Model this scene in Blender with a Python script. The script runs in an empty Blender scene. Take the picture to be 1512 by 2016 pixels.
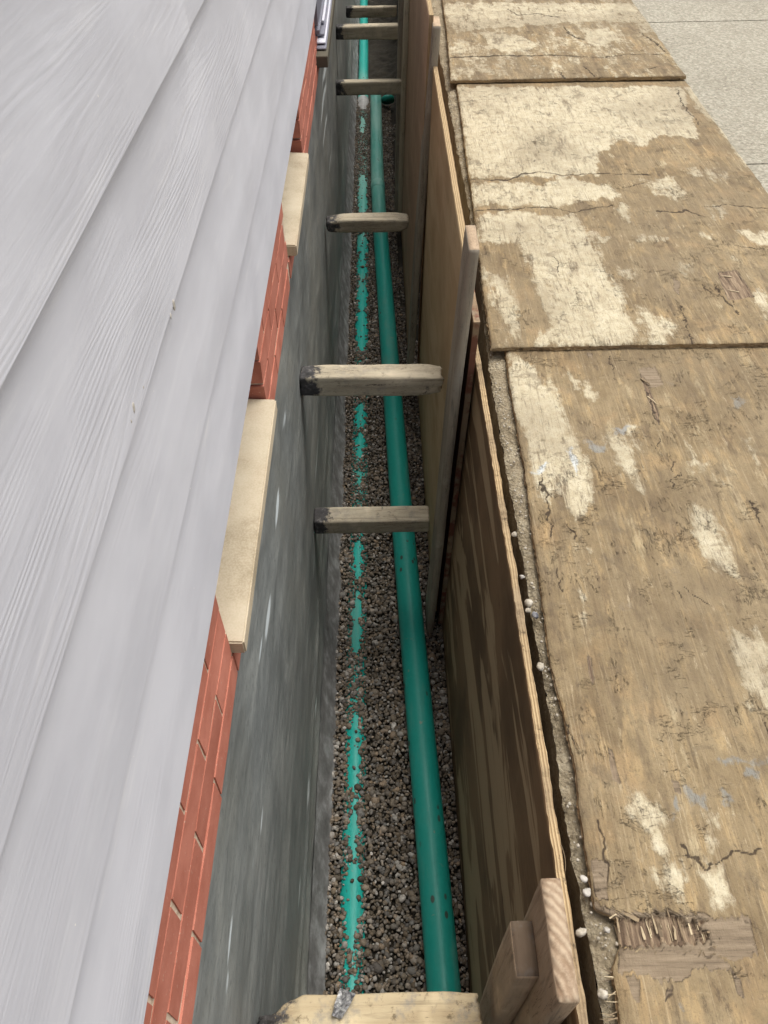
import bpy, bmesh, math, random
import numpy as np
from mathutils import Vector, Matrix
random.seed(7); rng = np.random.default_rng(11)
scene = bpy.context.scene
# ------------------------------------------------------------ camera
PITCH = math.radians(47.2); ROLL = -0.0159; CZ = 1.5; FPX = 1512.0
F = Vector((0, math.cos(PITCH), -math.sin(PITCH)))
U0 = Vector((0, math.sin(PITCH), math.cos(PITCH))); R0 = Vector((1, 0, 0))
R = math.cos(ROLL)*R0 + math.sin(ROLL)*U0
U = -math.sin(ROLL)*R0 + math.cos(ROLL)*U0
cam_d = bpy.data.cameras.new('camera'); cam = bpy.data.objects.new('camera', cam_d)
scene.collection.objects.link(cam)
m = Matrix((R, U, -F)).transposed().to_4x4(); m.translation = (0, 0, CZ); cam.matrix_world = m
cam_d.sensor_fit = 'HORIZONTAL'; cam_d.sensor_width = 36; cam_d.lens = 36
cam_d.clip_start = 0.02; cam_d.clip_end = 500
scene.camera = cam
# ------------------------------------------------------------ light
SUN_EL, SUN_AZ = math.radians(68), math.radians(42)      # azimuth clockwise from +Y
w = bpy.data.worlds.new("World"); scene.world = w; w.use_nodes = True
wn = w.node_tree.nodes; wl = w.node_tree.links; wn.clear()
sky = wn.new('ShaderNodeTexSky'); sky.sky_type = 'NISHITA'; sky.sun_disc = False
sky.sun_elevation = SUN_EL; sky.sun_rotation = SUN_AZ
sky.air_density = 1.0; sky.dust_density = 6.0; sky.ozone_density = 0.6
hs = wn.new('ShaderNodeHueSaturation'); hs.inputs['Saturation'].default_value = 0.35
bg = wn.new('ShaderNodeBackground'); bg.inputs['Strength'].default_value = 0.15
wo = wn.new('ShaderNodeOutputWorld')
wl.new(sky.outputs[0], hs.inputs['Color']); wl.new(hs.outputs[0], bg.inputs[0]); wl.new(bg.outputs[0], wo.inputs[0])
sd = bpy.data.lights.new('sun', 'SUN'); sd.energy = 1.5; sd.angle = math.radians(34); sd.color = (1, .96, .89)
sun = bpy.data.objects.new('sun', sd); scene.collection.objects.link(sun)
dv = Vector((math.sin(SUN_AZ)*math.cos(SUN_EL), math.cos(SUN_AZ)*math.cos(SUN_EL), math.sin(SUN_EL)))
sun.rotation_euler = dv.to_track_quat('Z', 'Y').to_euler()
vs = scene.view_settings
scene.display_settings.display_device = 'sRGB'
vs.view_transform = 'Standard'; vs.look = 'None'; vs.exposure = 0.5; vs.gamma = 1; vs.use_curve_mapping = False
scene.cycles.max_bounces = 8; scene.cycles.diffuse_bounces = 5

# ------------------------------------------------------------ helpers
def on_z(u, v, z):
    """world point on the level z that the photograph shows at (u,v)"""
    d = F + ((u-756)/FPX)*R + ((1008-v)/FPX)*U
    t = (z-CZ)/d.z
    return (d.x*t, d.y*t)
def _h(ix, iy, iz, s):
    n = (ix.astype(np.int64)*374761393 + iy.astype(np.int64)*668265263 + iz.astype(np.int64)*2147483647 + s*1274126177) & 0xffffffff
    n = ((n ^ (n >> 13))*1274126177) & 0xffffffff
    n = ((n ^ (n >> 16))*2246822519) & 0xffffffff
    return ((n ^ (n >> 15)) & 0xffffff)/float(0xffffff)
def vnoise(x, y, z=None, s=0):
    x = np.asarray(x, float); y = np.asarray(y, float)
    z = np.zeros_like(x) if z is None else np.asarray(z, float)+0*x
    x0, y0, z0 = np.floor(x), np.floor(y), np.floor(z)
    fx, fy, fz = x-x0, y-y0, z-z0
    fx, fy, fz = [t*t*(3-2*t) for t in (fx, fy, fz)]
    r = 0
    for a in (0, 1):
        for b in (0, 1):
            for c in (0, 1):
                r = r + _h(x0+a, y0+b, z0+c, s)*(fx if a else 1-fx)*(fy if b else 1-fy)*(fz if c else 1-fz)
    return r*2-1
def fbm(x, y, z=None, o=4, s=0):
    r = 0; a = 1; n = 0
    for k in range(o):
        f = 2**k
        r = r + a*vnoise(x*f, y*f, None if z is None else z*f, s+k*17); n += a; a *= .5
    return r/n
def sstep(a, b, x):
    t = np.clip((x-a)/(b-a), 0, 1); return t*t*(3-2*t)
def tag(o, label=None, cat=None, group=None, kind=None):
    if label: o['label'] = label
    if cat: o['category'] = cat
    if group: o['group'] = group
    if kind: o['kind'] = kind
    return o
def empty(name, loc=(0, 0, 0), parent=None):
    o = bpy.data.objects.new(name, None); scene.collection.objects.link(o)
    o.location = loc; o.empty_display_size = .05; o.parent = parent
    return o
def link(name, me, mat, parent=None, loc=(0, 0, 0), rot=(0, 0, 0)):
    o = bpy.data.objects.new(name, me); scene.collection.objects.link(o)
    if mat and not me.materials: me.materials.append(mat)
    o.location = loc; o.rotation_euler = rot; o.parent = parent
    return o
def npmesh(name, V, faces, smooth=False, attrs=None):
    """V (n,3); faces (m,k) array of constant k"""
    me = bpy.data.meshes.new(name)
    V = np.asarray(V, np.float32); faces = np.asarray(faces, np.int32)
    n, k = faces.shape
    me.vertices.add(len(V)); me.vertices.foreach_set('co', V.ravel())
    me.loops.add(n*k); me.loops.foreach_set('vertex_index', faces.ravel())
    me.polygons.add(n); me.polygons.foreach_set('loop_start', np.arange(n, dtype=np.int32)*k)
    try: me.polygons.foreach_set('loop_total', np.full(n, k, np.int32))
    except Exception: pass
    me.update(calc_edges=True)
    me.polygons.foreach_set('use_smooth', np.full(n, smooth, bool))
    for nm, arr in (attrs or {}).items():
        a = me.attributes.new(nm, 'FLOAT', 'POINT'); a.data.foreach_set('value', np.asarray(arr, np.float32).ravel())
    me.validate(); me.update()
    return me
def bmesh_obj(name, bm, mat, parent=None, loc=(0, 0, 0), rot=(0, 0, 0), smooth=False):
    me = bpy.data.meshes.new(name); bm.normal_update(); bm.to_mesh(me); bm.free()
    if smooth:
        for p in me.polygons: p.use_smooth = True
    return link(name, me, mat, parent, loc, rot)
def box_bm(x0, x1, y0, y1, z0, z1, bev=0.0, seg=1):
    bm = bmesh.new(); bmesh.ops.create_cube(bm, size=1)
    for v in bm.verts:
        v.co = ((x0+x1)/2+v.co.x*(x1-x0), (y0+y1)/2+v.co.y*(y1-y0), (z0+z1)/2+v.co.z*(z1-z0))
    if bev: bmesh.ops.bevel(bm, geom=bm.edges[:], offset=bev, segments=seg, affect='EDGES')
    return bm
def rough_box(sx, sy, sz, step, amp, seed, endamp=0.0, taper=0.0):
    """timber with worn, slightly uneven faces. Box from 0..sx, 0..sy, 0..sz"""
    nx, ny, nz = [max(2, int(round(s/step))) for s in (sx, sy, sz)]
    nx, ny, nz = min(nx, 110), min(ny, 70), min(nz, 260)
    bm = bmesh.new(); idx = {}
    def vv(i, j, k):
        if (i, j, k) not in idx: idx[(i, j, k)] = bm.verts.new((i, j, k))
        return idx[(i, j, k)]
    for i in range(nx):
        for j in range(ny):
            bm.faces.new([vv(i, j, 0), vv(i, j+1, 0), vv(i+1, j+1, 0), vv(i+1, j, 0)])
            bm.faces.new([vv(i, j, nz), vv(i+1, j, nz), vv(i+1, j+1, nz), vv(i, j+1, nz)])
    for i in range(nx):
        for k in range(nz):
            bm.faces.new([vv(i, 0, k), vv(i+1, 0, k), vv(i+1, 0, k+1), vv(i, 0, k+1)])
            bm.faces.new([vv(i, ny, k), vv(i, ny, k+1), vv(i+1, ny, k+1), vv(i+1, ny, k)])
    for j in range(ny):
        for k in range(nz):
            bm.faces.new([vv(0, j, k), vv(0, j, k+1), vv(0, j+1, k+1), vv(0, j+1, k)])
            bm.faces.new([vv(nx, j, k), vv(nx, j+1, k), vv(nx, j+1, k+1), vv(nx, j, k+1)])
    me = bpy.data.meshes.new('timber'); bm.to_mesh(me); bm.free()
    n = len(me.vertices); co = np.empty(n*3, np.float32); me.vertices.foreach_get('co', co); co = co.reshape(-1, 3).astype(float)
    g = co/np.array([nx, ny, nz]); P = g*np.array([sx, sy, sz])
    S = np.array([sx, sy, sz]); c = P-S/2
    rad = min(S)*.10
    q = np.abs(c)-(S/2-rad); qq = np.maximum(q, 0); L = np.linalg.norm(qq, axis=1)
    big = L > rad
    sc = np.where(big, rad/np.maximum(L, 1e-9), 1)
    inner = np.sign(c)*np.minimum(np.abs(c), S/2-rad)
    P = S/2+inner+(c-inner)*sc[:, None]
    ax = int(np.argmax(S)); st = [26, 26, 26]; st[ax] = 5
    for d in range(3):
        f = fbm(P[:, 0]*st[0]+seed*3.1, P[:, 1]*st[1]+d*9, P[:, 2]*st[2], 3, seed+d)
        fine = fbm(P[:, 0]*st[0]*4, P[:, 1]*st[1]*4+d*7, P[:, 2]*st[2]*4, 3, seed+d+50)
        P[:, d] += amp*f + amp*.35*fine
    if endamp:
        e = np.minimum(g[:, ax], 1-g[:, ax])*S[ax]
        k = np.exp(-e/.035)
        sgn = np.sign(.5-g[:, ax])
        P[:, ax] += sgn*k*endamp*(.5+.5*fbm(P[:, (ax+1) % 3]*45, P[:, (ax+2) % 3]*45, None, 3, seed+90))*2
        for d in range(3):
            if d != ax: P[:, d] -= np.sign(c[:, d])*k*endamp*.35*(1+fbm(P[:, ax]*30, P[:, d]*20, None, 2, seed+31))
    me.vertices.foreach_set('co', P.astype(np.float32).ravel()); me.update()
    return me

# ------------------------------------------------------------ material kit
class M:
    def __init__(s, name, rough=.8, spec=.3):
        s.m = bpy.data.materials.new(name); s.m.use_nodes = True; s.t = s.m.node_tree; s.N = s.t.nodes; s.N.clear()
        s.o = s.N.new('ShaderNodeOutputMaterial'); s.p = s.N.new('ShaderNodeBsdfPrincipled')
        s.p.inputs['Roughness'].default_value = rough; s.p.inputs['Specular IOR Level'].default_value = spec
        s.t.links.new(s.p.outputs[0], s.o.inputs['Surface'])
        tc = s.N.new('ShaderNodeTexCoord'); s.obj = tc.outputs['Object']; s._r = None
    def put(s, sock, v):
        if isinstance(v, bpy.types.NodeSocket): s.t.links.new(v, sock)
        else:
            if isinstance(v, tuple) and len(v) == 3 and sock.type == 'RGBA': v = (*v, 1)
            sock.default_value = v
    def n(s, typ, **kw):
        nd = s.N.new('ShaderNode'+typ)
        for k, v in kw.items(): setattr(nd, k, v)
        return nd
    def map(s, scale=(1, 1, 1), loc=(0, 0, 0), vec=None, rot=(0, 0, 0)):
        nd = s.n('Mapping'); s.put(nd.inputs['Vector'], vec or s.obj)
        nd.inputs['Scale'].default_value = scale; nd.inputs['Location'].default_value = loc; nd.inputs['Rotation'].default_value = rot
        return nd.outputs[0]
    def rnd(s):
        if s._r is None: s._r = s.n('ObjectInfo').outputs['Random']
        return s._r
    def noise(s, vec, scale=1, det=5, rough=.6, dist=0., per=True):
        nd = s.n('TexNoise'); nd.noise_dimensions = '4D' if per else '3D'
        s.put(nd.inputs['Vector'], vec); nd.inputs['Scale'].default_value = scale; nd.inputs['Detail'].default_value = det
        nd.inputs['Roughness'].default_value = rough; nd.inputs['Distortion'].default_value = dist
        if per: s.put(nd.inputs['W'], s.mth('MULTIPLY', s.rnd(), 37.))
        return nd.outputs[0]
    def vor(s, vec, scale=1, feat='F1', out=0, rand=1):
        nd = s.n('TexVoronoi'); nd.feature = feat; s.put(nd.inputs['Vector'], vec); nd.inputs['Scale'].default_value = scale
        nd.inputs['Randomness'].default_value = rand
        return nd.outputs[out]
    def mth(s, op, a, b=0., c=None):
        nd = s.n('Math', operation=op); s.put(nd.inputs[0], a); s.put(nd.inputs[1], b)
        if c is not None: s.put(nd.inputs[2], c)
        return nd.outputs[0]
    def ss(s, v, a, b, lo=0., hi=1.):
        nd = s.n('MapRange', interpolation_type='SMOOTHSTEP'); s.put(nd.inputs[0], v)
        for i, x in enumerate((a, b, lo, hi)): nd.inputs[i+1].default_value = x
        return nd.outputs[0]
    def ramp(s, v, stops):
        nd = s.n('ValToRGB'); s.put(nd.inputs[0], v); e = nd.color_ramp.elements
        while len(e) < len(stops): e.new(.5)
        for k, (p, c) in enumerate(stops):
            e[k].position = p; e[k].color = (*c, 1) if len(c) == 3 else c
        return nd.outputs[0]
    def mix(s, f, a, b, mode='MIX'):
        nd = s.n('Mix', data_type='RGBA', blend_type=mode); s.put(nd.inputs[0], f); s.put(nd.inputs[6], a); s.put(nd.inputs[7], b)
        return nd.outputs[2]
    def att(s, name):
        nd = s.n('Attribute'); nd.attribute_name = name; return nd.outputs['Fac']
    def sep(s, vec=None):
        nd = s.n('SeparateXYZ'); s.put(nd.inputs[0], vec or s.obj); return nd.outputs
    def bump(s, h, strength=.5, dist=.002, normal=None):
        nd = s.n('Bump'); s.put(nd.inputs['Height'], h); nd.inputs['Strength'].default_value = strength; nd.inputs['Distance'].default_value = dist
        if normal is not None: s.put(nd.inputs['Normal'], normal)
        return nd.outputs[0]
    def done(s, col=None, rough=None, normal=None):
        if col is not None: s.put(s.p.inputs['Base Color'], col)
        if rough is not None: s.put(s.p.inputs['Roughness'], rough)
        if normal is not None: s.put(s.p.inputs['Normal'], normal)
        return s.m

# ---- siding
a = M('painted_fibre_cement', .62, .35)
gv = a.map((1, .55, 6))
w1 = a.mth('ADD', a.noise(gv, 2.2, 3, .5), a.mth('MULTIPLY', a.noise(a.map((1, 5, 60)), 2, 3, .6), .05))
xyz = a.sep()
ph = a.mth('ADD', a.mth('MULTIPLY', xyz[2], 760.), a.mth('MULTIPLY', w1, 95.))
gr = a.mth('SINE', ph)
fine = a.noise(a.map((30, 9, 260)), 1, 3, .6)
msk = a.mth('MULTIPLY', a.ss(a.noise(a.map((1, 1.6, 4)), 2.5, 2, .5), .35, .62, .1, 1), a.ss(a.rnd(), .1, 1., .45, 1.))
hgt = a.mth('ADD', a.mth('MULTIPLY', gr, a.mth('MULTIPLY', msk, .75)), a.mth('MULTIPLY', fine, 1.1))
blot = a.noise(a.map((1, 1.2, 3)), 3, 5, .6)
strk = a.noise(a.map((2, 1.1, 9), rot=(.5, 0, 0)), 3.5, 4, .55)
c = a.mix(a.ss(blot, .35, .7), (.465, .475, .52), (.535, .545, .59))
c = a.mix(a.ss(strk, .56, .72, 0, .30), c, (.60, .61, .645))
sp = a.ss(a.vor(a.map((9, 9, 9)), 3.2), .035, .02)
scu = a.noise(a.map((3, 2, 10), rot=(.9, 0, 0)), 2.2, 6, .7)
c = a.mix(a.ss(scu, .55, .75, 0, .35), c, (.50, .50, .555))
c = a.mix(a.ss(a.noise(a.map((6, 3, 30)), 1, 7, .75), .56, .74, 0, .35), c, (.70, .70, .70))
c = a.mix(a.mth('MULTIPLY', sp, .8), c, (.8, .78, .72))
MAT_SIDING = a.done(c, a.ss(blot, .3, .7, .55, .7), a.bump(hgt, .30, .00045))
# ---- brick
def brick_mat(name, c1, c2):
    a = M(name, .9, .2)
    n1 = a.noise(a.obj, 14, 5, .6); n2 = a.noise(a.obj, 180, 3, .6)
    c = a.mix(a.ss(n1, .3, .7), c1, c2)
    c = a.mix(a.ss(a.rnd(), 0, 1, 0, .35), c, tuple(x*.6 for x in c1))
    c = a.mix(a.ss(n2, .63, .72, 0, .5), c, (.55, .42, .34))
    return a.done(c, None, a.bump(a.mth('ADD', n2, a.mth('MULTIPLY', n1, .6)), .5, .0015))
MAT_BRICK = brick_mat('red_brick', (.40, .135, .09), (.53, .205, .145))
a = M('mortar', .95, .1); n1 = a.noise(a.obj, 90, 4, .7)
MAT_MORTAR = a.done(a.ramp(n1, [(.3, (.42, .31, .22)), (.7, (.72, .60, .47))]), None, a.bump(n1, .8, .003))
a = M('limestone', .85, .2); n1 = a.noise(a.obj, 9, 5, .6); n2 = a.noise(a.obj, 260, 2, .6)
c = a.ramp(n1, [(.3, (.30, .245, .16)), (.5, (.44, .37, .26)), (.72, (.52, .46, .34))])
c = a.mix(a.ss(a.noise(a.obj, 4, 3), .55, .68, 0, .4), c, (.36, .22, .14))
MAT_STONE = a.done(a.mix(a.ss(n2, .35, .65, 0, .35), c, (.58, .5, .38)), None, a.bump(n2, .5, .001))
# ---- foundation coating
a = M('damp_parging', .6, .35)
s1 = a.noise(a.map((5, 3.2, 7)), 1, 9, .72, .5); s2 = a.noise(a.map((20, 5, 90)), 1, 4, .6)
bl = a.noise(a.obj, 2.2, 4, .5); gn = a.noise(a.obj, 60, 4, .7)
c = a.ramp(s1, [(.32, (.115, .124, .121)), (.5, (.195, .207, .198)), (.68, (.31, .322, .30))])
c = a.mix(a.ss(bl, .45, .68, 0, .35), c, (.23, .225, .185))
c = a.mix(a.ss(s2, .58, .74, 0, .45), c, (.24, .26, .24))
c = a.mix(a.ss(gn, .52, .70, 0, .5), c, (.09, .098, .094))
c = a.mix(a.ss(a.noise(a.map((60, 30, 70)), 1, 5, .8), .60, .72, 0, .5), c, (.34, .35, .31))
st = a.att('streak')
sm = a.ss(a.mth('ADD', st, a.mth('MULTIPLY', a.mth('SUBTRACT', s2, .5), .9)), .30, .62)
c = a.mix(a.mth('MULTIPLY', sm, .85), c, (.66, .72, .72))
MAT_PARGE = a.done(c, a.ss(s1, .3, .7, .5, .72), a.bump(a.mth('ADD', s1, a.mth('ADD', a.mth('MULTIPLY', s2, .5), a.mth('MULTIPLY', gn, .25))), .45, .003))
a = M('mortar_cove', .9, .2)
n1 = a.noise(a.obj, 12, 5, .65); n2 = a.noise(a.obj, 70, 4, .7)
c = a.ramp(n1, [(.32, (.12, .12, .115)), (.5, (.20, .20, .195)), (.66, (.34, .35, .345))])
MAT_COVE = a.done(c, None, a.bump(a.mth('ADD', n1, a.mth('MULTIPLY', n2, .4)), .8, .006))
# ---- pvc
def pvc(name, dirt=.4, c1=(.010, .27, .22), c2=(.025, .335, .275)):
    a = M(name, .5, .35)
    n1 = a.noise(a.map((5, 1.1, 5)), 1.6, 5, .65); n2 = a.noise(a.obj, 60, 3, .6)
    c = a.mix(a.ss(n2, .3, .7, 0, .25), c1, c2)
    c = a.mix(a.ss(n1, .52, .68, 0, dirt), c, (.15, .29, .24))
    c = a.mix(a.mth('MULTIPLY', a.ss(a.noise(a.obj, 26, 4, .7), .64, .70), a.ss(n1, .45, .6, .15, .8)), c, (.26, .25, .19))
    yy_ = a.sep()[1]; dusty = a.mth('MULTIPLY', a.ss(yy_, 5.2, 6.2), a.ss(yy_, 9.4, 8.6))
    c = a.mix(a.mth('MULTIPLY', a.mth('MULTIPLY', dusty, .75), a.ss(n1, .35, .6, .35, 1)), c, (.27, .50, .43))
    spt = a.mth('MULTIPLY', a.ss(a.vor(a.map((14, 8, 14)), 1.6), .19, .12), a.ss(a.noise(a.obj, 3.3, 3), .53, .58))
    c = a.mix(a.mth('MULTIPLY', spt, .9), c, (.05, .045, .035))
    return a.done(c, a.ss(n1, .45, .7, .42, .65), a.bump(n2, .1, .0008))
MAT_PVC = pvc('green_pvc'); MAT_PVC2 = pvc('dusty_green_pvc', .55, (.012, .36, .30), (.04, .44, .38))
a = M('white_pvc', .5); MAT_WPVC = a.done(a.ramp(a.noise(a.obj, 20), [(.3, (.22, .22, .21)), (.7, (.42, .42, .41))]))
# ---- gravel
a = M('pea_gravel', .62, .4)
cv = a.att('tone')
c = a.ramp(cv, [(0, (.055, .047, .036)), (.16, (.17, .13, .085)), (.27, (.11, .105, .10)), (.38, (.24, .195, .14)), (.48, (.20, .20, .19)), (.58, (.34, .25, .16)), (.68, (.40, .385, .35)), (.85, (.52, .49, .44)), (1, (.74, .71, .65))])
c = a.mix(1.0, c, (.82, .81, .80), 'MULTIPLY')
n1 = a.noise(a.obj, 140, 3, .6, per=False)
MAT_GRAVEL = a.done(a.mix(a.ss(n1, .3, .75, 0, .25), c, tuple([.12, .098, .068])), None, a.bump(n1, .3, .001))
a = M('wet_soil', .9, .25)
n1 = a.noise(a.obj, 9, 6, .7, per=False); n2 = a.noise(a.obj, 55, 5, .75, per=False)
c = a.ramp(n1, [(.3, (.018, .016, .012)), (.6, (.05, .043, .032)), (.8, (.085, .07, .05))])
MAT_DARKSOIL = a.done(c, None, a.bump(a.mth('ADD', n1, a.mth('MULTIPLY', n2, .5)), 1, .02))
a = M('gritty_ground', .92, .2)
n1 = a.noise(a.obj, 11, 6, .7, per=False); n2 = a.noise(a.obj, 95, 5, .75, per=False); v1 = a.vor(a.obj, 120)
c = a.ramp(n1, [(.3, (.20, .16, .10)), (.5, (.33, .275, .185)), (.72, (.50, .44, .32))])
c = a.mix(a.ss(n2, .42, .30, 0, .7), c, (.07, .055, .04))
c = a.mix(a.ss(v1, .28, .16, 0, .55), c, (.46, .41, .33))
MAT_GRIT = a.done(c, None, a.bump(a.mth('SUBTRACT', a.mth('ADD', n1, n2), a.mth('MULTIPLY', v1, .6)), 1, .010))
a = M('exposed_aggregate_concrete', .9, .2)
n1 = a.noise(a.obj, 1.7, 5, .6); v1 = a.vor(a.obj, 48); v2 = a.vor(a.obj, 95, out=1); n3 = a.noise(a.obj, 75, 5, .85)
c = a.ramp(n1, [(.3, (.25, .232, .18)), (.7, (.34, .32, .255))])
bw = a.n('RGBToBW'); a.put(bw.inputs[0], v2)
c = a.mix(a.ss(bw.outputs[0], .2, .9, 0, .45), c, (.52, .48, .39))
c = a.mix(a.ss(n3, .47, .34, 0, .9), c, (.08, .068, .05))
c = a.mix(a.ss(v1, .45, .62, 0, .35), c, (.18, .155, .115))
MAT_PAVE = a.done(c, None, a.bump(a.mth('SUBTRACT', n3, a.mth('MULTIPLY', v1, .8)), 1, .005))
# ---- ground plywood (weathered). grain along X of the sheet's short side or Y, worn patches come from mesh attributes
a = M('weathered_plywood', .88, .18)
big = a.noise(a.obj, 5, 7, .66, .4); mid = a.noise(a.map((30, 7, 10)), 1, 6, .68, .5)
gx = a.noise(a.map((160, 9, 40)), 1, 4, .7); gy = a.noise(a.map((10, 170, 40)), 1, 4, .7)
dirt = a.noise(a.obj, 210, 4, .75); clo = a.noise(a.obj, 38, 5, .7)
c = a.ramp(big, [(.28, (.14, .105, .066)), (.45, (.215, .17, .108)), (.60, (.27, .22, .145)), (.76, (.36, .295, .19))])
c = a.mix(a.ss(mid, .50, .68, 0, .6), c, (.44, .335, .19))
c = a.mix(a.ss(a.noise(a.obj, 7, 4, .6), .52, .66, 0, .3), c, (.38, .265, .15))
scf = a.noise(a.map((17, 4.2, 10)), 1, 8, .72, .3)
c = a.mix(a.ss(scf, .56, .66, 0, .6), c, (.47, .415, .29))
c = a.mix(a.ss(mid, .46, .32, 0, .6), c, (.155, .115, .075))
c = a.mix(1.0, c, (.95, .90, .80), 'MULTIPLY')
cm = a.att('cream')
cms = a.ss(a.mth('ADD', cm, a.mth('ADD', a.mth('MULTIPLY', a.mth('SUBTRACT', clo, .5), .9), a.mth('MULTIPLY', a.mth('SUBTRACT', scf, .5), 2.1))), .33, .70)
cream = a.ramp(clo, [(.3, (.40, .345, .23)), (.5, (.50, .445, .315)), (.75, (.58, .53, .395))])
cream = a.mix(a.ss(mid, .52, .36, 0, .35), cream, (.30, .24, .15))
c = a.mix(a.mth('MULTIPLY', cms, .92), c, cream)
bm_ = a.att('blue')
c = a.mix(a.mth('MULTIPLY', a.ss(a.mth('ADD', bm_, a.mth('MULTIPLY', a.mth('SUBTRACT', clo, .5), 2.6)), .35, .9), .75), c, a.ramp(a.att('bluelight'), [(0, (.20, .21, .20)), (1, (.55, .61, .64))]))
c = a.mix(a.ss(gx, .47, .28, 0, .65), c, (.095, .068, .043))
lg = a.noise(a.map((240, 5, 40)), 1, 3, .7)
c = a.mix(a.ss(lg, .52, .70, 0, .35), c, (.46, .38, .25))
c = a.mix(a.ss(lg, .42, .30, 0, .45), c, (.11, .08, .05))
c = a.mix(a.ss(dirt, .46, .30, 0, .6), c, (.09, .068, .045))
fl = a.noise(a.map((55, 20, 30)), 1, 6, .8)
c = a.mix(a.ss(fl, .44, .30, 0, .75), c, (.075, .055, .038))
c = a.mix(a.ss(a.noise(a.obj, 75, 5, .85), .45, .32, 0, .5), c, (.10, .078, .052))
c = a.mix(a.ss(a.noise(a.map((24, 60, 30)), 1, 5, .75), .60, .74, 0, .35), c, (.40, .34, .235))
tone_ = a.noise(a.obj, 2.1, 4, .6)
c = a.mix(a.ss(tone_, .40, .66, 0, .45), c, (.16, .125, .08))
c = a.mix(a.ss(scf, .46, .36, 0, .6), c, (.115, .085, .055))
mud = a.noise(a.obj, 13, 7, .72, .8)
c = a.mix(a.ss(mud, .56, .63, 0, .5), c, (.135, .105, .068))
sc2 = a.noise(a.map((60, 12, 20)), 1, 7, .8)
c = a.mix(a.ss(sc2, .58, .68, 0, .5), c, (.50, .42, .28))
c = a.mix(a.ss(sc2, .43, .34, 0, .55), c, (.085, .062, .04))
c = a.mix(a.ss(a.noise(a.obj, 17, 5, .7), .60, .74, 0, .5), c, (.20, .165, .12))
dp = a.att('peel')
inner2 = a.ramp(gx, [(.3, (.05, .036, .026)), (.48, (.15, .105, .07)), (.68, (.34, .26, .17))])
c = a.mix(a.ss(dp, .12, .3), c, a.ramp(gy, [(.25, (.10, .075, .05)), (.5, (.20, .155, .105)), (.75, (.29, .23, .16))]))
c = a.mix(a.ss(dp, .62, .8), c, inner2)
ck = a.att('crack')
c = a.mix(a.ss(ck, .15, .7, 0, .85), c, (.035, .024, .017))
vcr = a.mth('ABSOLUTE', a.mth('SUBTRACT', a.noise(a.map((14, 34, 9)), 1, 7, .72, .6), .5))
vcr2 = a.mth('ABSOLUTE', a.mth('SUBTRACT', a.noise(a.map((40, 9, 9)), 1, 7, .72, .4), .5))
vm = a.mth('MAXIMUM', a.mth('MULTIPLY', a.ss(vcr, .007, .001), a.ss(a.noise(a.obj, 9, 4, .7), .55, .62)), a.mth('MULTIPLY', a.ss(vcr2, .008, .001), a.ss(a.noise(a.map(loc=(3, 3, 3)), 9, 4, .7), .56, .62)))
c = a.mix(a.mth('MULTIPLY', vm, .45), c, (.06, .045, .03))
h = a.mth('ADD', a.mth('MULTIPLY', clo, .8), a.mth('ADD', a.mth('MULTIPLY', gx, .5), a.mth('MULTIPLY', dirt, .35)))
h = a.mth('SUBTRACT', h, a.mth('MULTIPLY', vm, .9))
h = a.mth('ADD', h, a.mth('MULTIPLY', cms, .25))
h = a.mth('ADD', h, a.mth('MULTIPLY', scf, .8))
MAT_GPLY = a.done(c, None, a.bump(h, 1., .0038))
# ---- ply edge (layers), axis = thickness axis of the object
def ply_edge(name, axis, period, rough=1.0):
    a = M(name, .85, .2); x = a.sep()[axis]
    n1 = a.noise(a.obj, 40, 4, .7); n0 = a.noise(a.obj, 5, 3, .6)
    f = a.mth('FRACT', a.mth('ADD', a.mth('DIVIDE', x, period), a.mth('MULTIPLY', a.mth('SUBTRACT', n1, .5), .35)))
    c = a.ramp(f, [(0, (.10, .065, .035)), (.12, (.42, .31, .17)), (.5, (.56, .43, .25)), (.62, (.40, .28, .15)), (.9, (.34, .235, .125)), (1, (.09, .06, .035))])
    c = a.mix(a.ss(n1, .44, .32, 0, .8*rough), c, (.06, .045, .03))
    c = a.mix(a.ss(n0, .40, .62, 0, .75*rough), c, a.ramp(n1, [(.35, (.11, .082, .055)), (.65, (.34, .26, .165))]))
    return a.done(c, None, a.bump(a.mth('ADD', f, n1), .7, .003))
MAT_EDGE_Z = ply_edge('plywood_edge', 2, .0048); MAT_EDGE_X = ply_edge('frayed_panel_edge', 0, .0062, 1.0); MAT_EDGE_N = ply_edge('clean_panel_edge', 0, .0062, .25)
# ---- shoring ply faces
def ply_face(name, base, dark, light, lo, hi, amt, rough=.7):
    a = M(name, rough, .25)
    g = a.noise(a.map((4, 1.0, 5.5)), 1, 4, .6, .9)
    g2 = a.noise(a.map((60, 6, 90)), 1, 4, .65); sp = a.noise(a.obj, 3, 5, .6)
    c = a.mix(a.ss(sp, .35, .65), base, dark)
    c = a.mix(a.ss(g, lo, hi, 0, amt), c, light)
    c = a.mix(a.ss(g2, .45, .28, 0, .5), c, tuple(x*.45 for x in dark))
    kn = a.ss(a.vor(a.map((2, 2.2, 5)), 1.3), .07, .03)
    c = a.mix(a.mth('MULTIPLY', kn, .7), c, tuple(x*.4 for x in dark))
    return a.done(c, None, a.bump(a.mth('ADD', g2, a.mth('MULTIPLY', g, .4)), .35, .002))
MAT_PB = ply_face('wet_flamed_plywood', (.235, .15, .08), (.125, .078, .04), (.46, .345, .21), .50, .535, .75)
MAT_PA = ply_face('tan_plywood', (.50, .37, .21), (.40, .28, .15), (.56, .43, .26), .52, .60, .5)
MAT_PD = ply_face('brown_plywood', (.42, .275, .17), (.33, .21, .13), (.50, .35, .22), .50, .62, .5)
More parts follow.
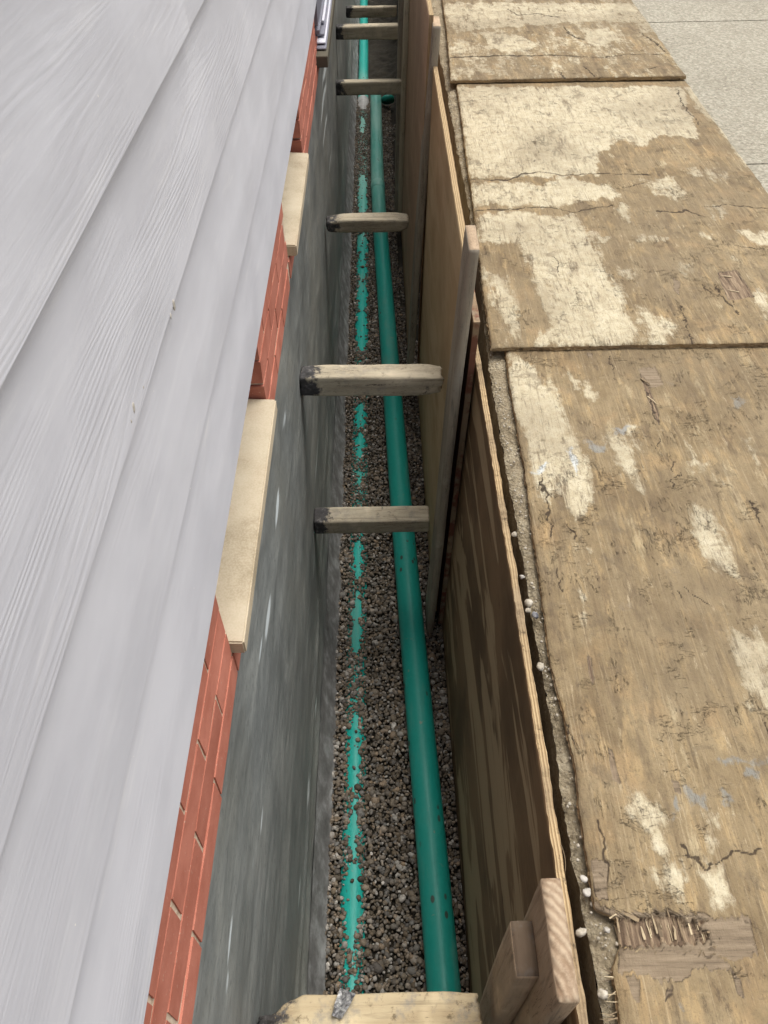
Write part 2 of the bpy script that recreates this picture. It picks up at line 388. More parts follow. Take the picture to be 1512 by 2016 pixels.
MAT_PC = ply_face('red_edged_plywood', (.14, .08, .045), (.09, .05, .03), (.2, .13, .08), .50, .62, .5)
# ---- lumber
def lumber(name, base, dark, axis, wear=.4, tar=0., red=0.):
    a = M(name, .82, .22)
    sc = [70, 70, 70]; sc[axis] = 4
    g = a.noise(a.map(tuple(sc)), 1, 5, .65, .6); sc2 = [16, 16, 16]; sc2[axis] = 2.2
    b = a.noise(a.map(tuple(sc2)), 1, 5, .6, .5); f = a.noise(a.obj, 45, 5, .72)
    c = a.mix(a.ss(b, .3, .7), base, dark)
    c = a.mix(a.ss(g, .47, .30, 0, .65), c, tuple(x*.38 for x in dark))
    c = a.mix(a.ss(f, .56, .68, 0, wear), c, tuple(x*.4 for x in dark))
    c = a.mix(a.ss(a.noise(a.obj, 8, 3), .55, .7, 0, .4), c, tuple(min(1, x*1.5) for x in base))
    c = a.mix(a.ss(a.noise(a.obj, 19, 5, .75), .50, .66, 0, wear*.7), c, (.20, .195, .18))
    crk = a.mth('ABSOLUTE', a.mth('SUBTRACT', g, .5)); c = a.mix(a.mth('MULTIPLY', a.ss(crk, .010, .002), a.ss(b, .45, .6)), c, tuple(x*.22 for x in dark))
    if tar:
        x = a.sep()[0]
        d = a.mth('ADD', a.mth('MULTIPLY', a.mth('SUBTRACT', a.noise(a.obj, 22, 4, .7), .5), .22), x)
        t = a.ss(d, .075, .045)
        c = a.mix(a.mth('MULTIPLY', t, tar), c, a.ramp(f, [(.35, (.014, .015, .018)), (.55, (.045, .045, .05)), (.72, (.22, .21, .19))]))
        t2 = a.ss(a.noise(a.obj, 13, 5, .7), .62, .68, 0, .75*tar)
        c = a.mix(t2, c, (.06, .06, .065))
    if red: c = a.mix(a.ss(a.noise(a.obj, 6, 5, .7), .46, .54, 0, red), c, (.13, .022, .014))
    return a.done(c, None, a.bump(a.mth('ADD', g, a.mth('MULTIPLY', f, .5)), .7, .0035))
MAT_STRUT = lumber('worn_strut_timber', (.52, .46, .34), (.36, .31, .225), 0, .6, .95)
MAT_STRUT2 = lumber('yellow_strut_timber', (.47, .39, .25), (.33, .245, .14), 0, .85, .95)
MAT_STAKE = lumber('weathered_stake', (.36, .32, .25), (.27, .235, .18), 2, .25)
MAT_STAKE2 = lumber('fresh_stake', (.46, .35, .24), (.36, .265, .175), 2, .25)
MAT_STAKE3 = lumber('pale_stake', (.55, .48, .35), (.45, .38, .26), 2, .25)
MAT_DKTOP = lumber('dark_weathered_top', (.17, .125, .085), (.11, .08, .055), 1, .5)
MAT_REDEDGE = lumber('red_painted_edge', (.30, .22, .14), (.20, .14, .085), 2, .5, 0, .7)
a = M('end_grain', .85, .2); xv = a.sep()
wv = a.n('TexWave', wave_type='RINGS', rings_direction='Z'); a.put(wv.inputs['Vector'], a.map((1, 1, 0), loc=(.10, .02, 0)))
wv.inputs['Scale'].default_value = 22; wv.inputs['Distortion'].default_value = 3.5; wv.inputs['Detail'].default_value = 3
f = a.noise(a.obj, 30, 5, .7)
c = a.ramp(wv.outputs[0], [(.05, (.31, .23, .155)), (.4, (.37, .285, .195)), (1, (.41, .325, .23))])
c = a.mix(a.ss(f, .42, .62, 0, .7), c, (.20, .13, .08))
c = a.mix(a.ss(a.noise(a.obj, 14, 3), .58, .7, 0, .8), c, (.6, .54, .43))
MAT_ENDG = a.done(c, None, a.bump(a.mth('ADD', wv.outputs[0], f), .6, .002))
a = M('splinter_wood', .8); MAT_SPL = a.done(a.ramp(a.rnd(), [(0, (.11, .08, .05)), (.55, (.25, .185, .11)), (1, (.55, .46, .30))]))
a = M('pale_stone', .85, .25); n1 = a.noise(a.obj, 60, 5, .7)
MAT_PEB = a.done(a.ramp(n1, [(.3, (.22, .19, .14)), (.55, (.42, .38, .31)), (.75, (.58, .55, .48))]), None, a.bump(n1, .6, .003))
a = M('white_stone', .8, .3); n1 = a.noise(a.obj, 50, 4, .7)
MAT_WPEB = a.done(a.ramp(n1, [(.3, (.26, .24, .20)), (.7, (.56, .53, .48))]), None, a.bump(n1, .5, .002))
a = M('foil_scrap', .35, .6); n1 = a.noise(a.obj, 60, 4, .7)
MAT_FOIL = a.done(a.ramp(n1, [(.35, (.06, .06, .07)), (.5, (.22, .22, .22)), (.7, (.55, .55, .52))]), None, a.bump(n1, .8, .004))
def plain(name, col, rough=.5, spec=.4):
    a = M(name, rough, spec); n1 = a.noise(a.obj, 18, 4, .6)
    return a.done(a.mix(a.ss(n1, .3, .7, 0, .4), col, tuple(x*.75 for x in col)))
MAT_GREYF = plain('grey_vinyl', (.20, .20, .24)); MAT_WHITEF = plain('white_vinyl', (.62, .62, .68)); MAT_DARK = plain('dark_gasket', (.02, .018, .035))
MAT_GLASS = plain('dark_window_glass', (.03, .035, .045), .08, .6); MAT_SHEATH = plain('wall_core', (.30, .28, .25), .9)
MAT_SILLD = plain('dark_sill_stone', (.11, .10, .075), .9, .1)

# ============================================================ SETTING: ground, trench floor, pavement
BANK = .349; FLOOR = -1.40; YN, YF = -2.2, 16.0
def grid(nu, nv, fn, flip=False):
    us, vs_ = np.meshgrid(np.linspace(0, 1, nu), np.linspace(0, 1, nv))
    V, at = fn(us.ravel(), vs_.ravel())
    i = np.arange(nu*nv).reshape(nv, nu)
    q = np.stack([i[:-1, :-1].ravel(), i[:-1, 1:].ravel(), i[1:, 1:].ravel(), i[1:, :-1].ravel()], 1)
    return V, (q[:, ::-1] if flip else q), at
def edge_x(y):
    return BANK + .006*fbm(y*7, y*0, None, 3, 5) + .028*sstep(1.9, 2.9, y) + .004*fbm(y*40, y*0, None, 3, 6)
# strip of gritty ground beside the trench + bank face, one mesh with the far ground sheet
def gfn(u, v):
    y = .02+v*7.4; e = edge_x(y)
    x = e + u*.30
    z = -.004 + .006*fbm(x*28, y*28, None, 4, 3) + .004*fbm(x*110, y*110, None, 2, 4) - .012*np.exp(-(x-e)/.012)
    return np.stack([x, y, z], 1), {}
V1, Q1, _ = grid(64, 1200, gfn)
def bfn(u, v):
    y = YN+v*(YF-YN); z = -.016-u*1.6
    yc = np.clip(y, .02, 7.42)
    x = edge_x(yc)+.012*fbm(y*9, z*9, None, 4, 9)*np.minimum(1, u*6)
    return np.stack([x, y, z], 1), {}
V2, Q2, _ = grid(40, 420, bfn)
def flat(x0, x1, y0, y1, z):
    return [(x0, y0, z), (x1, y0, z), (x1, y1, z), (x0, y1, z)]
V3 = []
for rct in ((BANK, 60, YN-60, .02, -.012), (BANK+.30, 60, .02, 7.42, -.012), (BANK, 60, 7.42, 80, -.012), (-60, BANK, YF, 80, -.012), (-60, BANK, YN-60, YN, -.012)):
    V3 += flat(*rct)
V3 += [(-.5, YN, -.012), (BANK, YN, -.012), (BANK, YN, -1.62), (-.5, YN, -1.62)]
V3 += [(-.5, YF, -.012), (-.5, YF, -1.62), (BANK, YF, -1.62), (BANK, YF, -.012)]
Q3 = np.arange(len(V3)).reshape(-1, 4)
Vg = np.concatenate([V1, V2, np.array(V3)]); Qg = np.concatenate([Q1, Q2+len(V1), Q3+len(V1)+len(V2)])
tag(link('ground', npmesh('ground', Vg, Qg, True), MAT_GRIT), kind='structure')
# trench floor of dark wet soil
def ffn(u, v):
    x = -.36+u*.76; y = YN+v*(YF-YN)
    far = sstep(8.2, 8.6, y)
    z = FLOOR-.018 - .03*far + (.006+.05*far)*fbm(x*6, y*6, None, 5, 21)
    z = z + .09*sstep(.13, .3, x)*(sstep(3.8, 4.6, y)*(.6+.7*fbm(x*7+3, y*4, None, 4, 22)))
    return np.stack([x, y, z], 1), {}
V, Q, _ = grid(60, 900, ffn)
tag(link('trench_floor', npmesh('trench_floor', V, Q, True), MAT_DARKSOIL), kind='structure')

pv = empty('pavement', (0, 0, 0)); tag(pv, kind='structure')
for (x0, x1) in ((.62, 3.1), (3.1, 5.6)):
    for (y0, y1) in ((-1.0, 1.3), (1.3, 3.475), (3.475, 5.6), (5.6, 7.8), (7.8, 10.0)):
        bm = box_bm(x0+.004, x1-.004, y0+.0025, y1-.0025, -.1, .004, .004, 2)
        bmesh.ops.rotate(bm, verts=bm.verts, cent=(x0, y0, 0), matrix=Matrix.Rotation(math.radians(.8), 3, 'Z'))
        bmesh_obj('paving_slab', bm, MAT_PAVE, pv)

# ============================================================ HOUSE
house = empty('house', (-.3, 4, -1.5))
tag(house, 'house wall with pale grey lap siding above red brick and a dark coated foundation', 'house')
HL = Vector((-.3, 4, -1.5))
def hpart(o, parent=None):
    """keep world placement while parenting under the house or one of its parts"""
    o.parent = parent or house; o.location = Vector(o.location)-HL
    return o
YH0, YH1 = YN, 12.5
bm = box_bm(-6, -.37, YH0+.01, YH1-.01, -1.6, 3.45)
core = hpart(bmesh_obj('wall', bm, MAT_SHEATH))
bm = box_bm(-.37, -.272, YH0+.012, YH1-.012, .655, 3.44)
bmesh_obj('sheathing', bm, MAT_SHEATH, core)
# siding: lapped boards, each board its own object
siding = hpart(empty('siding', HL)); EXPO = .1865
def board_mesh(y0, y1, seed, h=.212):
    ny = max(8, int((y1-y0)/.02)); prof = []
    # profile (x,z) bottom outer, goes up leaning back; 8 mm thick
    pts = [(-.011, .0), (-.0015, .0), (0, .0012), (-.003, .07), (-.0075, .14), (-.0125, h), (-.0205, h)]
    V = []; ys = np.linspace(y0, y1, ny)
    for y in ys:
        wv = .0014*math.sin(y*1.7+seed) + .0012*float(vnoise(np.array([y*3.]), np.array([seed*1.3]))[0])
        dz = .0012*float(vnoise(np.array([y*1.1]), np.array([seed*2.3]))[0])
        for (x, z) in pts: V.append((x+wv*(1-z/h)+0.0, y, z+dz))
    k = len(pts); Q = []
    for i in range(ny-1):
        for j in range(k):
            a_, b_ = i*k+j, i*k+(j+1) % k
            Q.append((a_, b_, b_+k, a_+k))
    me = npmesh('siding_board', V, np.array(Q)[:, ::-1], False)
    bm = bmesh.new(); bm.from_mesh(me); bm.verts.ensure_lookup_table()
    bm.faces.new([bm.verts[j] for j in range(k)]); bm.faces.new([bm.verts[(ny-1)*k+j] for j in range(k)][::-1])
    bmesh.ops.recalc_face_normals(bm, faces=bm.faces); bm.to_mesh(me); bm.free()
    return me
Z0 = .646
joints = {0: [-.6, 3.05, 6.7], 1: [2.02, 5.68, 9.3], 2: [-.1, 3.25, 6.9], 3: [1.1, 4.3, 8.0], 4: [-.6, 2.9, 6.6]}
for r in range(15):
    js = [YH0]+[j for j in joints[r % 5]]+[YH1]
    for k in range(len(js)-1):
        ym = js[k]
        me = board_mesh(.0002, js[k+1]-js[k]-.0002, r*7+k)
        o = link('siding_board', me, MAT_SIDING, siding)
        o.location = Vector((-.235+.0, ym, Z0+r*EXPO))-HL
# small mortar crumbs stuck on the siding
def lump_mesh(name, r, seed, sub=2, sq=(1, 1, 1), amp=.3):
    bm = bmesh.new(); bmesh.ops.create_icosphere(bm, subdivisions=sub, radius=1)
    rs = random.Random(seed); dirs = [Vector((rs.uniform(-1, 1), rs.uniform(-1, 1), rs.uniform(-1, 1))).normalized() for _ in range(6)]
    cut = [rs.uniform(.5, .92) for _ in dirs]
    for v in bm.verts:
        p = v.co.normalized()
        d = 1.0
        for q, c_ in zip(dirs, cut):
            t = p.dot(q)
            if t > 1e-3: d = min(d, c_/t)
        d *= 1+amp*.3*rs.uniform(-1, 1)
        v.co = Vector((p.x*d*r*sq[0], p.y*d*r*sq[1], p.z*d*r*sq[2]))
    me = bpy.data.meshes.new(name); bm.to_mesh(me); bm.free()
    for p in me.polygons: p.use_smooth = True
    return me
def ray_x(u, v, X):
    d = F + ((u-756)/FPX)*R + ((1008-v)/FPX)*U
    t = X/d.x; return (X, d.y*t, CZ+d.z*t)
for i, (u, v, r) in enumerate([(342, 600, .006), (336, 622, .0035), (263, 803, .006), (258, 830, .0025), (282, 762, .0025)]):
    p = ray_x(u, v, -.2365)
    o = link('mortar_crumb', lump_mesh('mortar_crumb', r, i, 2, (.25, .8, 1.2)), MAT_WPEB, siding); o.location = Vector(p)-HL
# bricks
veneer = hpart(bmesh_obj('brick_veneer', box_bm(-.366, -.2671, 2.757, 3.76, .306, .652), MAT_MORTAR))
vm_ = []
for (y0, y1) in ((YH0, .715), (1.385, 2.045), (3.76, YH1)):
    z1 = .652 if y0 < 3 else .40
    bmesh_obj('mortar_bed', box_bm(-.366, -.2671, y0+.002, y1-.002, .306, z1), MAT_MORTAR, veneer)
for (y0, y1) in ((.715, 1.385), (2.045, 2.735)):
    bmesh_obj('mortar_bed', box_bm(-.366, -.2671, y0+.001, y1-.001, .306, .362), MAT_MORTAR, veneer)
brick_meshes = {}
def brick(x0, x1, y0, y1, z0, z1):
    key = (round(x1-x0, 3), round(y1-y0, 3), round(z1-z0, 3), random.randrange(3))
    if key not in brick_meshes:
        bm = box_bm(-key[0]/2, key[0]/2, -key[1]/2, key[1]/2, -key[2]/2, key[2]/2)
        bmesh.ops.subdivide_edges(bm, edges=[e for e in bm.edges if abs(e.verts[0].co.y-e.verts[1].co.y) > .01], cuts=2)
        for v in bm.verts: v.co += Vector((random.uniform(-.0005, .0005), random.uniform(-.001, .001), random.uniform(-.0012, .0012)))
        me = bpy.data.meshes.new('brick'); bm.to_mesh(me); bm.free(); me.materials.append(MAT_BRICK); brick_meshes[key] = me
    o = bpy.data.objects.new('brick', brick_meshes[key]); scene.collection.objects.link(o)
    o.parent = veneer; o.location = Vector(((x0+x1)/2+random.uniform(-.0006, .0006), (y0+y1)/2, (z0+z1)/2))
    o.rotation_euler = (random.uniform(-.004, .004), random.uniform(-.006, .006), random.uniform(-.003, .003))
BL, BH, JT = .203, .0585, .0075
nb = 0
for c_ in range(6):
    z0 = .306+c_*(BH+JT); z1 = z0+BH
    fr = -.265 if c_ else -.2638
    if c_ == 5: z1 = .655
    for (y0, y1) in ((-.55, .72), (1.38, 2.04), (2.74, 4.6)):
        off = (BL+JT)/2 if c_ % 2 else 0
        y = y0-off; first = True
        while y < y1-.02:
            a_, b_ = max(y, y0), min(y+BL, y1)
            if y1-b_ < .03: b_ = y1
            if b_-a_ > .04 and not (a_ > 3.7 and c_ >= 1):
                brick(-.36, fr, a_, b_, z0, z1); nb += 1
            y += BL+JT
    if c_ == 0:
        for (y0, y1) in ((.725, 1.375), (2.05, 2.735)):
            y = y0
            while y < y1-.05:
                brick(-.36, fr, y, min(y+BL, y1), z0, .360); y += BL+JT
# sills
for k, (y0, y1, lb) in enumerate(((.724, 1.376, None), (2.075, 2.72, None))):
    bm = box_bm(-.36, -.241, y0, y1, .364, .404, .003, 2)
    for v in bm.verts:
        if v.co.x > -.25 and v.co.z > .39: v.co.z -= .006
    # the ends under the brick jambs are notched: keep the part proud of the brick face only
    hpart(bmesh_obj('window_sill', bm, MAT_STONE))
    # notch bricks out: bricks next to the sill start at the sill end
# windows in the two openings
for (y0, y1) in ((.725, 1.375), (2.045, 2.715)):
    wn_ = hpart(bmesh_obj('window', box_bm(-.368, -.352, y0, y1, .40, .66), MAT_DARK))
    for (a0, a1, b0, b1) in ((y0, y1, .406, .435), (y0, y0+.03, .435, .655), (y1-.03, y1, .435, .655), ((y0+y1)/2-.015, (y0+y1)/2+.015, .435, .655)):
        o = bmesh_obj('frame', box_bm(-.3515, -.330, a0+.001, a1-.001, b0, b1), MAT_WHITEF, wn_)
    o = bmesh_obj('pane', box_bm(-.3515, -.345, y0+.031, (y0+y1)/2-.016, .436, .654), MAT_GLASS, wn_)
    o = bmesh_obj('pane', box_bm(-.3515, -.345, (y0+y1)/2+.016, y1-.031, .436, .654), MAT_GLASS, wn_)
# grey framed window further along, on a dark sill block
yw = 3.78
wn_ = hpart(bmesh_obj('window', box_bm(-.30, -.268, yw, 6.2, .40, .655), MAT_DARK))
tag(wn_, 'grey framed window with pale rails on a dark sill')
for (x1, z0, z1, mt, ya) in ((-.250, .50, .60, MAT_GREYF, .0), (-.245, .468, .485, MAT_GREYF, .0), (-.238, .445, .456, MAT_WHITEF, .25), (-.232, .428, .437, MAT_GREYF, .12), (-.226, .414, .421, MAT_WHITEF, .06), (-.222, .402, .409, MAT_GREYF, .02)):
    o = bmesh_obj('rail', box_bm(-.2675, x1, yw+ya, 6.19, z0, z1, .002), mt, wn_)
hpart(bmesh_obj('window_sill', box_bm(-.2675, -.214, yw-.05, 6.25, .352, .398, .003), MAT_SILLD))
# foundation face
def ffd(u, v):
    y = YH0+ (v**1.35)*(YH1-YH0); z = .305-u*1.78
    x = -.280 + .0035*fbm(y*2.2, z*5, None, 4, 41) + .0012*fbm(y*10, z*40, None, 3, 42)
    low = sstep(-.95, -1.25, z)
    x = x + .012*np.exp(-((z+1.10+.04*np.sin(y*1.7))/.035)**2)*(.6+.5*fbm(y*3, y*0, None, 3, 43))
    x = x + .05*sstep(-1.14, -1.42, z)*(.7+.35*fbm(y*6, z*12, None, 4, 44))
    x = x + .0025*np.maximum(0, 1-np.abs(u)/.01)*fbm(y*60, y*0, None, 2, 45)
    s = np.zeros_like(y)
    for (ys, zs, ln, hw, am) in STREAKS:
        hw = hw*1.25+.004
        s = np.maximum(s, am*np.exp(-((y-ys)/ln)**2-((z-zs+.01*np.sin(y*7))/hw)**2))
    return np.stack([x, y, z], 1), {'streak': s}
STREAKS = []
for (u_, v_, ln, hw, am) in [(648, 30, .5, .02, .9), (640, 130, .35, .02, .85), (637, 200, .35, .014, .9), (640, 260, .35, .012, .7), (650, 320, .3, .012, .6), (545, 1000, .07, .010, .95), (525, 1215, .07, .012, 1.), (512, 1280, .05, .008, .7), (560, 830, .07, .010, .6), (452, 1850, .05, .004, .8), (447, 1930, .03, .006, .6), (516, 1620, .04, .008, .6), (620, 1390, .10, .012, .5), (605, 1560, .09, .012, .55), (590, 1750, .07, .010, .6), (560, 560, .2, .012, .5), (625, 900, .3, .015, .55), (618, 1100, .2, .012, .55), (500, 1700, .03, .006, .45)]:
    p = ray_x(u_, v_, -.28); STREAKS.append((p[1], p[2], ln, hw, am))
V, Q, at = grid(300, 1100, ffd)
fnd = hpart(link('foundation_wall', npmesh('foundation_wall', V, Q[:, ::-1], True, at), MAT_PARGE))
def cfn(u, v):
    y = YH0+(v**1.35)*(YH1-YH0)
    x = -.262+u*(.052+.010*fbm(y*5, y*0, None, 4, 51))
    z = FLOOR + .145*(1-u)**1.6 + .012*fbm(x*25, y*14, None, 4, 52)+.004*fbm(x*90, y*90, None, 2, 53) - .05*sstep(.9, 1, u)
    x = x + .005*fbm(x*20, y*25, None, 3, 54)*u
    return np.stack([x, y, z], 1), {}
V, Q, at = grid(26, 1400, cfn)
cv_ = link('mortar_cove', npmesh('mortar_cove', V, Q, True), MAT_COVE); cv_.parent = fnd

# ============================================================ PIPES
def tube_mesh(name, pts, radii, seg=28):
    V = []; n = len(pts); P = [Vector(p) for p in pts]
    for i, p in enumerate(P):
        t = (P[min(i+1, n-1)]-P[max(i-1, 0)]).normalized()
        s = t.cross(Vector((0, 0, 1))).normalized(); u_ = s.cross(t)
        for k in range(seg):
            an = 2*math.pi*k/seg; V.append(p+radii[i]*(math.cos(an)*s+math.sin(an)*u_))
    Q = [(i*seg+k, i*seg+(k+1) % seg, (i+1)*seg+(k+1) % seg, (i+1)*seg+k) for i in range(n-1) for k in range(seg)]
    me = npmesh(name, [tuple(v) for v in V], Q, True)
    bm = bmesh.new(); bm.from_mesh(me); bm.verts.ensure_lookup_table()
    for i0 in (0, (n-1)*seg): bm.faces.new([bm.verts[i0+k] for k in range(seg)])
    bmesh.ops.recalc_face_normals(bm, faces=bm.faces); bm.to_mesh(me); bm.free()
    return me
PZ = -1.325; PR = .0545
ctrl = [(.190, -.9), (.180, 0.), (.168, .539), (.149, 1.012), (.125, 1.629), (.087, 2.637), (.057, 3.696), (.036, 4.495), (.006, 5.549), (-.012, 6.431), (-.016, 8.38)]
cx = np.array([c_[0] for c_ in ctrl]); cy = np.array([c_[1] for c_ in ctrl])
def pipe_x(y):
    r = np.interp(y, cy, cx); 
    return (np.interp(y-.35, cy, cx)+np.interp(y-.17, cy, cx)+r+np.interp(y+.17, cy, cx)+np.interp(y+.35, cy, cx))/5
ys = list(np.linspace(-.9, 8.38, 120))
pp = [(float(pipe_x(y)), y, PZ+.004*math.sin(y*1.1)) for y in ys]
pipe = empty('drain_pipe', pp[0]); tag(pipe, 'long green plastic drain pipe lying on top of the gravel in the trench', 'pipe')
def pchild(o, root): o.parent = root; o.location = Vector(o.location)-root.location; return o
pchild(link('pipe_run', tube_mesh('pipe_run', pp, [PR]*len(pp)), MAT_PVC), pipe)
for yc in (6.25,):
    k = [yc-.06, yc-.058, yc+.058, yc+.06]
    q = [(float(pipe_x(y)), y, PZ+.004*math.sin(y*1.1)) for y in k]
    pchild(link('collar', tube_mesh('collar', q, [PR+.0005, PR+.0035, PR+.0035, PR+.0005]), MAT_PVC), pipe)
BX = [(-.9, -.132), (.58, -.132), (2., -.131), (4.5, -.127), (6.2, -.134), (7.7, -.148), (9.8, -.150), (12.4, -.163)]
def bpx(y): return np.interp(y, [b[0] for b in BX], [b[1] for b in BX])
BR = .0535; BZ = FLOOR-.010-BR+.016
def bpz(y): return BZ + .03*sstep(8.2, 9.0, np.asarray(y, float))
ys = list(np.linspace(-.9, 12.4, 120))
bp = [(float(bpx(y)), y, float(bpz(y))) for y in ys]
bpipe = empty('drain_pipe', bp[0]); tag(bpipe, 'green drain pipe mostly buried in gravel, its crown showing in patches beside the foundation', 'pipe')
pchild(link('pipe_run', tube_mesh('pipe_run', bp, [BR]*len(bp)), MAT_PVC2), bpipe)
k = [8.15, 8.155, 8.5, 8.51]
pchild(link('coupling', tube_mesh('coupling', [(float(bpx(y)), y, float(bpz(y))+.004) for y in k], [BR, BR+.006, BR+.006, BR]), MAT_WPVC), bpipe)
capx, capy = on_z(764, 199, -1.33)
cap = tag(link('pipe_cap', tube_mesh('pipe_cap', [(0, 0, 0), (0, .004, 0), (0, .006, .0), (0, .05, .01), (0, .055, .01)], [.050, .060, .064, .064, .05], 26), MAT_PVC, None, (capx, capy, -1.345), (.9, 0, .2)), 'short green pipe cap lying beside the far end of the upper pipe', 'pipe cap')

# ============================================================ GRAVEL
EXPY = []   # (y centre, half length, half width factor) of the patches where the buried pipe shows
for (v0, v1, wf) in [(345, 418, 1.), (460, 500, .9), (500, 548, .75), (552, 610, .8), (605, 690, .85), (795, 842, .7), (852, 900, .55), (925, 955, .3), (1068, 1138, .55), (1160, 1176, .2), (1176, 1285, .7), (1370, 1380, .2), (1408, 1550, .8), (1545, 1600, .25), (1590, 1690, .5), (1700, 1850, .9), (1840, 1870, .4), (1915, 1945, .3), (230, 262, .5), (180, 210, .7)]:
    y0 = on_z(702, v1, -1.392)[1]; y1 = on_z(702, v0, -1.392)[1]
    EXPY.append(((y0+y1)/2, (y1-y0)/2, wf))
def expo(y):
    e = np.zeros_like(y)
    for (c_, h_, wf) in EXPY: e = np.maximum(e, wf*np.sqrt(np.clip(1-((y-c_)/(h_*1.05))**2, 0, 1)))
    return e
def gsurf(x, y):
    z = FLOOR + .006*fbm(x*9, y*5, None, 4, 61) + .004*fbm(x*22, y*22, None, 2, 62)
    z = z + .012*sstep(.10, .22, x)*sstep(.5, -.5, y*0)            # a little higher against the shoring
    px = pipe_x(y)
    z = z + .016*np.exp(-((np.abs(x-px)-.062)/.02)**2)               # gravel banked against the upper pipe
    # mound over / scrape beside the buried pipe
    d = np.abs(x-bpx(y))
    z = z + .010*np.exp(-(d/.05)**2)*(1-np.clip(expo(y)*1.6, 0, 1)) - .010*np.exp(-(d/.04)**2)*np.clip(expo(y), 0, 1)
    return z
sp_ = .0116
gx_, gy_ = np.meshgrid(np.arange(-.235, .345, sp_), np.arange(-.2, 8.5, sp_))
gx_ = gx_.ravel()+rng.uniform(-.5, .5, gx_.size)*sp_*1.1; gy_ = gy_.ravel()+rng.uniform(-.5, .5, gy_.size)*sp_*1.1
gx_ = np.concatenate([gx_, rng.uniform(-.225, .34, 5200)]); gy_ = np.concatenate([gy_, rng.uniform(.3, 4.5, 5200)])
size = rng.lognormal(math.log(.0061), .34, gx_.size); size = np.clip(size, .0036, .0165)
keep = (gx_ > -.226+.012*fbm(gy_*5, gy_*0, None, 3, 66)) & (gy_ < 8.35+.15*fbm(gx_*9, gx_*0, None, 3, 67))
# far right side is bare soil in places
keep &= ~((gx_ > .13) & (gy_ > 4.4) & (fbm(gx_*6, gy_*3, None, 3, 68)+.35*sstep(4.4, 7, gy_) > -.05))
d = np.abs(gx_-bpx(gy_)); hw = .045*expo(gy_)*(1+.75*fbm(gy_*24, gx_*30, None, 3, 69))
hw = hw*(1-.32*sstep(3.2, 1.6, gy_)); keep &= ~((d < hw) & (rng.random(gx_.size) > .05))
dm = np.abs(gx_-pipe_x(gy_)); keep &= ~(dm < .040)
gx_, gy_, size = gx_[keep], gy_[keep], size[keep]
n = len(gx_)
gz = gsurf(gx_, gy_) + rng.uniform(-.5, .9, n)*.005
d = np.abs(gx_-bpx(gy_)); top = bpz(gy_)+np.sqrt(np.clip(BR**2-d**2, 0, 1)); on = (d < BR) & (gy_ < 8.3)
gz = np.where(on, np.maximum(gz, top+size*.45), gz)
dm = np.abs(gx_-pipe_x(gy_))
bad = (dm < PR+size*.6) & (gz > PZ-np.sqrt(np.clip(PR**2-dm**2, 0, 1))-size*.8) & (dm < PR)
gx_ = np.where(bad & (dm < PR), pipe_x(gy_)+np.sign(gx_-pipe_x(gy_))*(PR+size*.5), gx_)
def ico(sub):
    bm = bmesh.new(); bmesh.ops.create_icosphere(bm, subdivisions=sub, radius=1)
    V = np.array([v.co[:] for v in bm.verts]); Fc = np.array([[v.index for v in f.verts] for f in bm.faces]); bm.free()
    return V, Fc
def pebbles(sel, sub, seed):
    V0, F0 = ico(sub); k = len(V0); m_ = sel.sum(); nv = 12
    vars_ = []
    for q in range(nv):
        rs = np.random.default_rng(seed+q)
        D = rs.normal(size=(7, 3)); D /= np.linalg.norm(D, axis=1)[:, None]; cut = rs.uniform(.72, 1.0, 7)
        t = V0 @ D.T; r = np.min(np.where(t > .05, cut/np.maximum(t, .05), 9), axis=1); r = np.minimum(r, 1.)
        vars_.append(V0*r[:, None]*rs.uniform(.93, 1.07, (k, 1)))
    vars_ = np.array(vars_)
    which = rng.integers(0, nv, m_)
    B = vars_[which]*size[sel][:, None, None]
    B = B*np.stack([rng.uniform(.8, 1.35, m_), rng.uniform(.75, 1.1, m_), rng.uniform(.5, .85, m_)], 1)[:, None, :]
    a1 = rng.uniform(0, 6.28, m_); a2 = rng.uniform(-.6, .6, m_)
    c1, s1_, c2, s2_ = np.cos(a1), np.sin(a1), np.cos(a2), np.sin(a2)
    y = B[..., 1]*c2[:, None]-B[..., 2]*s2_[:, None]; z = B[..., 1]*s2_[:, None]+B[..., 2]*c2[:, None]; x = B[..., 0]
    X = x*c1[:, None]-y*s1_[:, None]; Y = x*s1_[:, None]+y*c1[:, None]
    V = np.stack([X+gx_[sel][:, None], Y+gy_[sel][:, None], z+gz[sel][:, None]], -1).reshape(-1, 3)
    Fc = (F0[None]+(np.arange(m_)*k)[:, None, None]).reshape(-1, 3)
    tone = np.repeat(np.clip(rng.beta(1.7, 2.4, m_)*.86+.30*(rng.random(m_) < .05), 0, 1), k)
    return V, Fc, tone
near = (gy_ < 2.4) & (gy_ > .2)
Va, Fa, ta = pebbles(near, 2, 100); Vb, Fb, tb = pebbles(~near, 1, 200)
me = npmesh('gravel', np.concatenate([Va, Vb]), np.concatenate([Fa, Fb+len(Va)]), True, {'tone': np.concatenate([ta, tb])})
tag(link('gravel', me, MAT_GRAVEL), 'brown and grey pea gravel covering the trench floor', 'gravel', kind='stuff')
